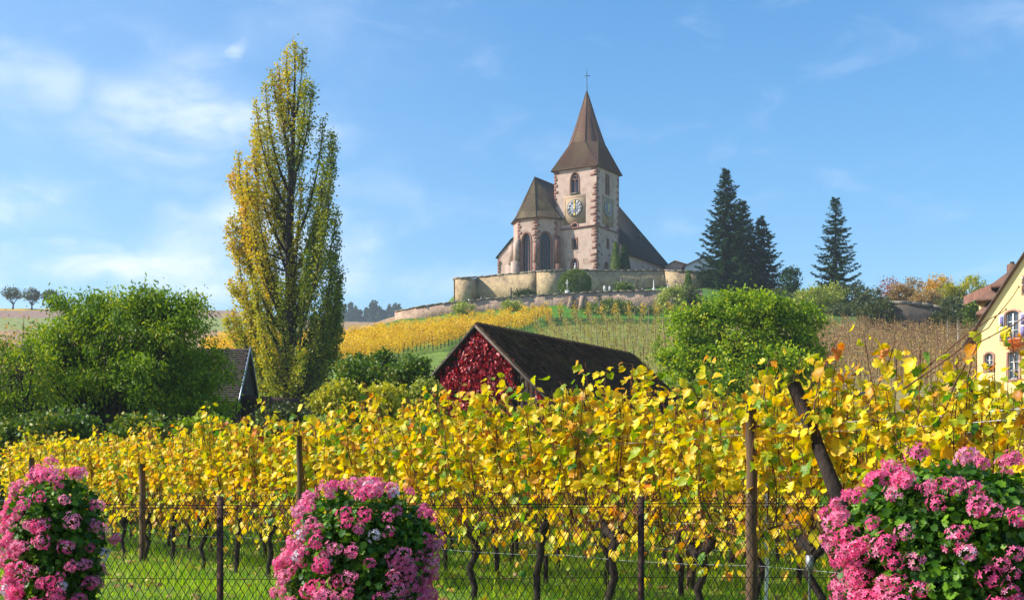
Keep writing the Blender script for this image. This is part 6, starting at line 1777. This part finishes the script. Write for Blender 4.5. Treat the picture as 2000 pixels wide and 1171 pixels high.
# rows behind
def back_vine(p, i, label, grp):
    v = VAR[i % NV]; t = thing('grapevine', label, 'grapevine', tuple(p), RANG + (math.pi if i % 2 else 0) + R.uniform(-.1, .1), grp)
    sc_ = R.uniform(.93, 1.08); t.scale = (sc_, sc_, sc_)
    inst('trunk', v[0], t); inst('canes', v[1], t); o = inst('foliage', v[3], t); o['kind'] = 'stuff'
nb_ = 0
for row in range(1, 12):
    off = 2.1 * row
    for k in range(-26, 40):
        s_ = k * 1.15 + (row * .37) % .9 + R.uniform(-.08, .08)
        p = row_pt(s_, off)
        if p.y < 8.2 or p.y > 34.5 or p.x < -0.44 * p.y or p.x > 0.42 * p.y: continue
        if p.x < -0.1 * p.y and p.y > 33: continue
        nb_ += 1
        if row == 1: back_vine(p, R.randrange(99), 'yellow-leaved grapevine of the second row, its trunk seen between the front trunks', 'second row of grapevines')
        else: back_vine(p, R.randrange(99), 'yellow-leaved grapevine in the deeper rows of the near vineyard', 'deeper rows of grapevines')
print('back vines', nb_)
# posts of the near rows
def post(x, ytop, d, r_, label, mat='wood_post', lean=(0, 0), name='vineyard_post'):
    p = P(x, ytop, d); zb = H(p.x, p.y)
    g = G(); h_ = p.z - zb
    n_ = 9; pts = [(lean[0] * i / n_ + .006 * math.sin(i * 2.1), lean[1] * i / n_, -.3 + (h_ + .3) * i / n_) for i in range(n_ + 1)]
    g.tube(pts, [r_ * (1.05 - .1 * i / n_ + .03 * math.sin(i * 3.3)) for i in range(n_ + 1)], 9)
    o = g.build(name, mat, smooth=False); o.location = (p.x - lean[0], p.y - lean[1], zb); return tag(o, label, 'post')
post(1468, 798, 9.7, .042, 'thick brown wooden vineyard post standing in front of the vines, left of the leaning one')
post(585, 850, 15.6, .036, 'weathered wooden vineyard post above the middle geranium bush')
post(62, 893, 25, .055, 'wooden vineyard post above the left geranium bush')
post(1900, 757, 11.2, .045, 'grey brown wooden post among the leaves at the right below the yellow house')
post(1497, 862, 10.9, .016, 'thin white metal stake just right of the thick wooden post', 'wire_zinc')
post(278, 905, 20.5, .05, 'dark wooden vineyard post between the left geraniums and the middle ones')
post(1350, 975, 14.5, .05, 'short brown post deeper in the rows, right of the rusty fence post')
post(1636, 870, 12.5, .04, 'wooden post hidden in leaves behind the leaning post')
# leaning end post
pa = P(1551, 752, 9.42); pbm = P(1668, 1050, 8.78)
d_ = (pbm - pa); f_ = (pa.z - GZ + .2) / (pa.z - pbm.z); pend = pa + d_ * f_
g = G(); pts = [pend.lerp(pa, i / 8) - pend for i in range(9)]
g.tube(pts, [.047 + .005 * math.sin(i * 2.7) for i in range(9)], 10)
o = g.build('leaning_post', 'bark'); o.location = pend; tag(o, 'thick dark leaning wooden end post rising out of the right geranium bush', 'post')
# end clip and anchor
g = G(); q = P(1677, 769, 9.2); g.box(q, (.045, 0, 0), (0, .02, 0), (0, 0, .014)); tag(g.build('wire_clip', 'clip'), 'small grey metal clip on a cane right of the leaning post', 'clip')
g = G(); q = P(1581, 1098, 9.0); g.box(q, (.02, 0, 0), (0, .03, 0), (0, 0, .05)); g.tube([q - ZZ * .05, Vector((q.x, q.y, GZ - .1))], .009, 6); tag(g.build('anchor', 'clip'), 'grey metal anchor bracket at the foot of the last vine', 'anchor')
# trellis wires
wl = [(.48, 'lowest'), (.80, 'second lowest'), (1.14, 'middle'), (1.46, 'upper'), (1.52, 'upper twin')]
for row, offr, nm in ((0, 0, 'front row'), (1, 2.1, 'second row'), (2, 4.2, 'third row')):
    for h_, lab in wl:
        g = G(); pts = []
        for s_ in np.arange(-2.6 - offr * 1.2, 24.5, .8):
            p = row_pt(float(s_), offr); pts.append(p + ZZ * (h_ + .012 * math.sin(s_ * 2.6)))
        g.tube(pts, .0013 if h_ < 1.4 else .0026, 4)
        tag(g.build('trellis_wire', 'wire_zinc'), '%s pale trellis wire strung along the %s of vines' % (lab, nm), 'wire')
# long loose canes reaching up at the right
def loose_cane(pts_px, label, nleaf, r0=.006):
    pts = [P(*q) for q in pts_px]; t = thing('vine_cane', label, 'cane', tuple(pts[0])); inv = Matrix.Translation(-pts[0])
    C_ = []
    for i in range(len(pts) - 1):
        for k in range(4): C_.append(pts[i].lerp(pts[i + 1], k / 4) + Vector((R.gauss(0, .003), 0, R.gauss(0, .003))))
    C_.append(pts[-1]); g = G(); g.tube(C_, np.linspace(r0, .0025, len(C_)), 5)
    for q in C_[::3]: g.tube([q - ZZ * .006, q, q + ZZ * .006], [.003, r0 * 1.25, .003], 5)
    g.build('stem', 'cane', t).matrix_parent_inverse = inv
    for k in range(nleaf):
        q = C_[int((.45 + .55 * (k + .5) / nleaf) * (len(C_) - 1))]
        an = R.uniform(0, 6.28); key = R.choice(['vine_yellow'] * 4 + ['vine_green', 'vine_green', 'vine_orange'])
        o = inst('leaf', R.choice(leafmesh[key]), t, tuple(q + Vector((math.cos(an) * .04, math.sin(an) * .04, -.01))), euler_of(np.array([math.cos(an) * .5, math.sin(an) * .3, -1.0]), np.array([math.cos(an), -.8, .5])), R.uniform(.07, .105)); o.matrix_parent_inverse = inv
loose_cane([(1765, 760, 8.3), (1850, 700, 8.1), (1930, 640, 7.9), (1990, 560, 7.8)], 'long bare brown cane reaching up across the yellow house at the right edge', 0)
loose_cane([(1780, 745, 8.6), (1830, 700, 8.5), (1900, 645, 8.4), (1965, 604, 8.3)], 'brown vine cane slanting up below the window of the yellow house', 1)
loose_cane([(1838, 820, 8.4), (1870, 740, 8.3), (1910, 670, 8.3), (2000, 620, 8.2), (2060, 600, 8.2)], 'arching brown cane with yellow green leaves before the yellow wall', 3)
loose_cane([(1690, 800, 8.9), (1720, 740, 8.9), (1742, 690, 8.8), (1748, 665, 8.8)], 'upright cane with yellow and orange leaf above the right vines', 4)
loose_cane([(1590, 800, 9.2), (1600, 745, 9.2), (1625, 680, 9.1), (1640, 655, 9.1)], 'upright bare cane tip just right of the leaning post', 3)
loose_cane([(1490, 780, 9.6), (1498, 730, 9.6), (1505, 695, 9.6)], 'short cane with bright green leaves above the thick wooden post', 4)
loose_cane([(1370, 800, 10.6), (1355, 760, 10.5), (1315, 735, 10.5)], 'cane with a yellow leaf cluster over the right end of the barn roof', 3)
loose_cane([(620, 860, 15), (610, 815, 15), (595, 780, 15)], 'cane with orange leaf rising before the shed porch', 3)
loose_cane([(500, 900, 17), (505, 850, 17), (498, 812, 17)], 'cane with orange leaves below the shed roof', 4)
loose_cane([(1795, 800, 8.6), (1798, 730, 8.6), (1796, 672, 8.5)], 'upright cane with yellow green leaves left of the yellow house', 5)

# grass ------------------------------------------------------------------------------
def grass_patch(n_, y0, y1, size, wd_):
    # uniform over the wedge seen by the camera
    Y = np.sqrt(rng.uniform(y0 ** 2, y1 ** 2, n_)); X = rng.uniform(-.46, .46, n_) * Y
    cl = np.sin(X * 3.1 + 1.7 * np.sin(Y * 2.3)) * np.sin(Y * 3.7 + X) * .5 + .5
    rowd = np.abs(((X - .2308 * 9.37) * .8255 + (Y - 9.37) * .5645 + 1.05) % 2.1 - 1.05)
    keep = rng.random(n_) < (.35 + .65 * cl) * np.clip(.15 + rowd / .35, 0, 1); X, Y, cl = X[keep], Y[keep], cl[keep]; m_ = len(X)
    Z = np.interp(Y, [q[0] for q in NEAR], [q[1] for q in NEAR])
    h_ = rng.uniform(size[0], size[1], m_) * (.45 + 1.1 * cl ** 2) * (1 + 1.2 * (rng.random(m_) < .05)) * (1 + .7 * (np.sin(X * 7.3 + 2 * np.sin(Y * 3.1)) * np.sin(Y * 6.1 + X * 2) > .72))
    T = np.array([(-.5, 0, 0), (.5, 0, 0), (-.36, .10, .5), (.36, .10, .5), (0, .42, 1.0)], float)
    a = rng.random(m_) * 6.283; c, s_ = np.cos(a), np.sin(a)
    bend = rng.uniform(.3, 1.6, m_)
    V = np.zeros((m_, 5, 3))
    for k in range(5):
        lx = T[k, 0] * wd_; ly = T[k, 1] * h_ * bend; lz = T[k, 2] * h_ * (1 - .18 * bend)
        V[:, k, 0] = X + lx * c - ly * s_; V[:, k, 1] = Y + lx * s_ + ly * c; V[:, k, 2] = Z + lz - .01
    off = (np.arange(m_) * 5)[:, None, None]
    g = G(); F4 = (np.array([[0, 1, 3, 2]])[None] + off).reshape(-1, 4); F3 = (np.array([[2, 3, 4]])[None] + off).reshape(-1, 3)
    rn = np.clip(rng.random(m_) * .45 + .5 * (np.sin(X * 1.3) * np.cos(Y * 1.1) * .5 + .5), 0, 1)
    g.add(V.reshape(-1, 3), F4, 0, rn); n0 = g.n
    g.L.append(F3.ravel()); g.S.append(np.full(m_, 3)); g.M.append(np.zeros(m_, int)); g.A.append(rn)
    return g
for args, lab in (((90000, 7.05, 13, (.05, .13), .006), 'bright green grass between fence and front vines'), ((80000, 13, 22, (.06, .15), .010), 'green grass under the middle vine rows'), ((50000, 22, 36, (.08, .18), .018), 'green grass under the far vine rows')):
    o = grass_patch(*args).build('grass', 'grass', kind='stuff'); tag(o, lab, 'grass')
# fallen leaves
n_ = 9000; Y = np.sqrt(rng.uniform(49, 26 ** 2, n_)); X = rng.uniform(-.45, .45, n_) * Y
rowd = np.abs(((X - .2308 * 9.37) * .8255 + (Y - 9.37) * .5645 + 1.05) % 2.1 - 1.05); kp = rng.random(n_) < .55 * np.exp(-(rowd / .35) ** 2) * (np.sin(X * 2.2) * np.sin(Y * 1.9) * .5 + .5) + .03; X, Y = X[kp], Y[kp]; n_ = len(X); Z = np.interp(Y, [q[0] for q in NEAR], [q[1] for q in NEAR]) + rng.uniform(.02, .09, n_)
g = G(); g.scatter(GL[2][0], GL[2][1], np.stack([X, Y, Z], 1), basis(rng.normal(size=(n_, 3)) * np.array([1, 1, .25]), np.array([0, 0, 1.0]) + rng.normal(size=(n_, 3)) * .4), rng.uniform(.05, .10, n_))
tag(g.build('fallen_leaves', 'fallen', kind='stuff'), 'fallen yellow and brown vine leaves scattered on the grass', 'leaves')

# ================================================================ CHAIN-LINK FENCE
FY = 7.45; fz0 = GZ + .02; fz1 = EYE + .045
ft = thing('chain_link_fence', 'rusty dark chain-link fence running across the foreground before the vines', 'fence', (0, FY, GZ))
finv = Matrix.Translation(-Vector(ft.location))
g = G(); wmesh = .047; x = -3.6; i = 0; nz_ = int((fz1 - fz0) / (wmesh / 2 * 1.6)) 
stepz = (fz1 - fz0) / nz_
while x < 3.6:
    pts = []
    for k in range(nz_ + 1):
        sd_ = 1 if (k % 2 == 0) else -1
        pts.append((x + sd_ * wmesh / 4 * 1.08 + .0015 * math.sin(k * 1.7 + x * 9), FY + sd_ * .004 + .006 * math.sin(x * 2), fz0 + k * stepz + .004 * math.sin(x * 1.3)))
    if sd_ == 1 or True:   # the knuckle loops at the top
        lx, ly, lz = pts[-1]; d_ = -sd_
        pts += [(lx + d_ * .003, ly, lz + .014), (lx + d_ * .012, ly, lz + .025), (lx + d_ * .024, ly, lz + .022), (lx + d_ * .030, ly, lz + .006)]
    g.tube(pts, .0027, 3, cap=False)
    x += wmesh / 2
    # next wire mirrored: shift pattern by half a mesh
    pts = []
    for k in range(nz_ + 1):
        sd_ = -1 if (k % 2 == 0) else 1
        pts.append((x + sd_ * wmesh / 4 * 1.08, FY - sd_ * .004 + .006 * math.sin(x * 2), fz0 + k * stepz + .004 * math.sin(x * 1.3)))
    g.tube(pts, .0027, 3, cap=False)
    x += wmesh / 2
o = g.build('wire_mesh', 'wire', ft, kind='stuff'); o.matrix_parent_inverse = finv
for z, r_ in ((EYE + .002, .0024), (EYE - .016, .0020), (fz0 + .52, .0018), (fz0 + .1, .0018)):
    g = G(); g.tube([(xx, FY - .008, z + .006 * math.sin(xx * 1.4)) for xx in np.linspace(-3.6, 3.6, 24)], r_, 4)
    o = g.build('tension_wire', 'wire', ft); o.matrix_parent_inverse = finv
for px in (-391, 430, 1252, 2074):
    p = P(px, 968, FY + .03); h_ = p.z - GZ + .1
    g = G(); g.box((p.x, FY + .03, GZ - .1 + h_ / 2), (.018, 0, 0), (0, .003, 0), (0, 0, h_ / 2)); g.box((p.x, FY + .045, GZ - .1 + h_ / 2), (.003, 0, 0), (0, .015, 0), (0, 0, h_ / 2))
    for k in range(6): g.tube([(p.x - .02, FY + .022, GZ + .1 + k * .16), (p.x, FY - .004, GZ + .1 + k * .16), (p.x + .02, FY + .022, GZ + .1 + k * .16)], .0018, 3)
    o = g.build('fence_post', 'rust', ft); o.matrix_parent_inverse = finv

# ================================================================ GERANIUMS
def floret_cluster(seed, white=False):
    r = random.Random(seed); g = G()
    nfl = r.randint(9, 15)
    T = np.array([(0, 0, 0), (.30, .42, .05), (.24, .85, .02), (0, 1.0, -.08), (-.24, .85, .02), (-.30, .42, .05)], float)
    for k in range(nfl):
        f = (k + .5) / nfl; pol = math.acos(1 - f * 1.15); az = k * 2.399 + r.uniform(-.3, .3)
        n_ = np.array([math.sin(pol) * math.cos(az), math.sin(pol) * math.sin(az), math.cos(pol)])
        c = n_ * r.uniform(.022, .040) + np.array([r.gauss(0, .004), r.gauss(0, .004), 0])
        g.tube([(0, 0, -.02), c], [.0009, .0007], 3, 1, cap=False)
        t1 = np.cross(n_, [0.3, .2, 1]); t1 /= np.linalg.norm(t1); t2 = np.cross(n_, t1); a0 = r.uniform(0, 6.28)
        for p_ in range(5):
            a = a0 + p_ * 2 * math.pi / 5 + (0.18 if p_ in (0,) else 0); d_ = t1 * math.cos(a) + t2 * math.sin(a) + n_ * .25
            B = basis(np.array([d_]), np.array([n_]))[0]
            g.add(c + (T * np.array([.72, 1, 1]) * r.uniform(.013, .019)) @ B.T, SIX[1], 0, r.random() * .35)
    g.tube([(0, 0, -.02), (r.uniform(-.01, .01), r.uniform(-.01, .01), -.10)], .0015, 3, 1, cap=False)
    return g.mesh('floret_cluster', ['petal_white' if white else 'petal', 'ger_leaf'])
CLM = [floret_cluster(700 + i) for i in range(7)]; CLW = [floret_cluster(750 + i, True) for i in range(2)]
half = [(.18, -.12), (.42, -.02), (.36, .16), (.56, .34), (.36, .48), (.34, .74), (.16, .72)]
LO = [(0, 0)] + half + [(0, .98)] + [(-a, b_) for a, b_ in reversed(half)]
LT = np.array([(0, .36, -.06)] + [(a, b_, .12 * (a * a + (b_ - .3) ** 2)) for a, b_ in LO]); LF = np.array([(0, 1 + i, 1 + (i + 1) % len(LO)) for i in range(len(LO))])
gl_me = []
for i in range(4):
    g = G(); tv_ = LT.copy(); tv_[:, 2] += rng.normal(size=len(tv_)) * .05; g.add(tv_, LF, 0, i * .2); gl_me.append(g.mesh('geranium_leaf', 'ger_leaf'))
def geranium(px, d, rx, ry, ytop, label, nflow, nleaf, left=.5, seed=0, narrow=0.0, extra=()):
    """a cascade of ivy geraniums: domed top, sides falling well below the picture's edge"""
    r = np.random.default_rng(seed)
    k = F / d; X0 = (px - 1000) / k; zt = EYE + (HY - ytop) / k; rx_ = rx / k; ry_ = ry / k
    depth = 1.0 if d > 5.5 else .95; dome = rx_ * .75
    zbot = zt - depth
    t = thing('geranium_bush', label, 'flowers', (X0, d, zbot))
    def surf(n_, jitter, bias=True):
        # area-weighted between dome and skirt
        A1 = 2.2 * rx_ * dome; A2_ = 2 * math.pi * rx_ * (depth - dome) * .5
        out_ = []; nr_ = []
        while len(out_) < n_:
            if r.random() < A1 / (A1 + A2_):
                d_ = norm(r.normal(size=3)); d_[2] = abs(d_[2])
                p = np.array([d_[0] * rx_, d_[1] * ry_, zt - dome + d_[2] * dome])
            else:
                a = r.random() * 2 * math.pi; z = r.uniform(zbot + .1, zt - dome)
                f = (zt - dome - z) / (depth - dome); q = 1 - narrow * f
                d_ = np.array([math.cos(a), math.sin(a), .1]); p = np.array([math.cos(a) * rx_ * q, math.sin(a) * ry_ * q, z])
            if d_[1] > .45 and r.random() < .75: continue
            if bias and r.random() < (.5 + .5 * d_[0]) * left and d_[2] < .75: continue
            bump = 1 + .10 * math.sin(p[0] * 17 + seed) * math.cos(p[2] * 13 + seed * 2)
            p[:2] *= bump; p += d_ * r.normal() * jitter
            out_.append(p - np.array([0, 0, zbot])); nr_.append(d_)
        return np.array(out_), np.array(nr_)
    # stems inside
    g = G()
    for i in range(40):
        p, n_ = surf(1, 0.0); p = p[0]; g.tube([(0, 0, .15), (p[0] * .5, p[1] * .5, p[2] * .6 + .25), tuple(p)], [.008, .006, .003], 4, cap=False)
    g.build('stems', 'ger_leaf', t)
    pos, nr_ = surf(nleaf, .018, False)
    pos2, nr2 = surf(int(nleaf * .8), .02, False); pos2 = pos2 - nr2 * r.uniform(.03, .10, (len(pos2), 1))
    order = np.argsort(pos[:, 1])        # those facing the viewer first
    pos = pos[order]; nr_ = nr_[order]
    nn_ = nr_ + r.normal(size=pos.shape) * .45 + np.array([0, 0, .35]); tip = r.normal(size=pos.shape) + nr_ * .3 - np.array([0, 0, .45])
    for i in range(min(280, len(pos))):
        j = i * 3
        inst('leaf', gl_me[i % 4], t, tuple(pos[j]), euler_of(tip[j], nn_[j]), r.uniform(.022, .038))
    mask = np.ones(len(pos), bool); mask[[i * 3 for i in range(280) if i * 3 < len(pos)]] = False
    P_ = np.concatenate([pos[mask], pos2]); N_ = np.concatenate([nn_[mask], nr2 + r.normal(size=pos2.shape) * .5]); T_ = np.concatenate([tip[mask], r.normal(size=pos2.shape) - np.array([0, 0, .4])])
    g = G(); g.scatter(LT, LF, P_, basis(T_, norm(N_)), r.uniform(.022, .038, len(P_))); g.build('foliage', 'ger_leaf', t, kind='stuff')
    # a shaded core of older leaves, leaf by leaf
    n2 = 1500; d2 = norm(r.normal(size=(n2, 3))); rr2 = r.uniform(.35, .85, n2)
    pc = np.stack([d2[:, 0] * rx_ * rr2, d2[:, 1] * ry_ * rr2, (zt - zbot) * .5 + d2[:, 2] * (zt - zbot) * .46 * rr2], 1)
    g = G(); g.scatter(LT, LF, pc, basis(r.normal(size=(n2, 3)), r.normal(size=(n2, 3))), r.uniform(.05, .08, n2)); g.build('inner_foliage', 'ger_leaf', t, kind='stuff')
    pos, nr_ = surf(nflow, .012)
    # flowers come in drifts
    for i in range(nflow):
        n_ = norm(nr_[i] + np.array([-.15, -.25, .35]) + r.normal(size=3) * .22)
        q = pos[i] + n_ * r.uniform(.03, .075)
        e = Vector(n_).to_track_quat('Z', 'Y').to_euler()
        inst('flower_cluster', CLW[i % 2] if r.random() < .05 else CLM[r.integers(0, 7)], t, tuple(q), e, float(r.uniform(.62, 1.0) * (1.12 if rx > 180 else 1.04)))
    return t
GB = [(112, 6.2, 76, 76, 940, 'pink geranium bush at the left edge of the foreground', 215, 3000, .85, 21, .28),
      (704, 6.0, 120, 110, 960, 'pink geranium bush in the middle foreground with a few white florets', 290, 4600, .5, 22, .06),
      (1862, 4.9, 205, 185, 918, 'largest pink geranium bush, filling the lower right corner', 300, 7000, .15, 23, .0)]
for (px, d, rx, ry, yt, lab, nf, nl, lf, sd_, nar) in GB:
    geranium(px, d, rx, ry, yt, lab, nf, nl, lf, sd_, nar)
for (px, d, r_, lab) in ((116, 6.2, .13, 'dark wooden tub on a post carrying the left geranium bush'), (706, 6.0, .2, 'dark wooden tub on a post carrying the middle geranium bush'), (1838, 4.9, .26, 'dark wooden tub on a post carrying the largest geranium bush')):
    X0 = (px - 1000) / F * d; t = thing('planter_tub', lab, 'planter', (X0, d, 0))
    g = G(); g.tube([(0, 0, 0), (0, 0, .62)], r_ * .5, 12); g.build('pedestal', 'tub', t)
    g = G(); g.tube([(0, 0, .6), (0, 0, .75), (0, 0, 1.22), (0, 0, 1.28), (0, 0, 1.28), (0, 0, 1.2)], [r_ * .8, r_ * .86, r_, r_ * 1.02, r_ * .9, r_ * .9], 20); g.build('tub', 'tub', t)
print('objects', len(bpy.data.objects))
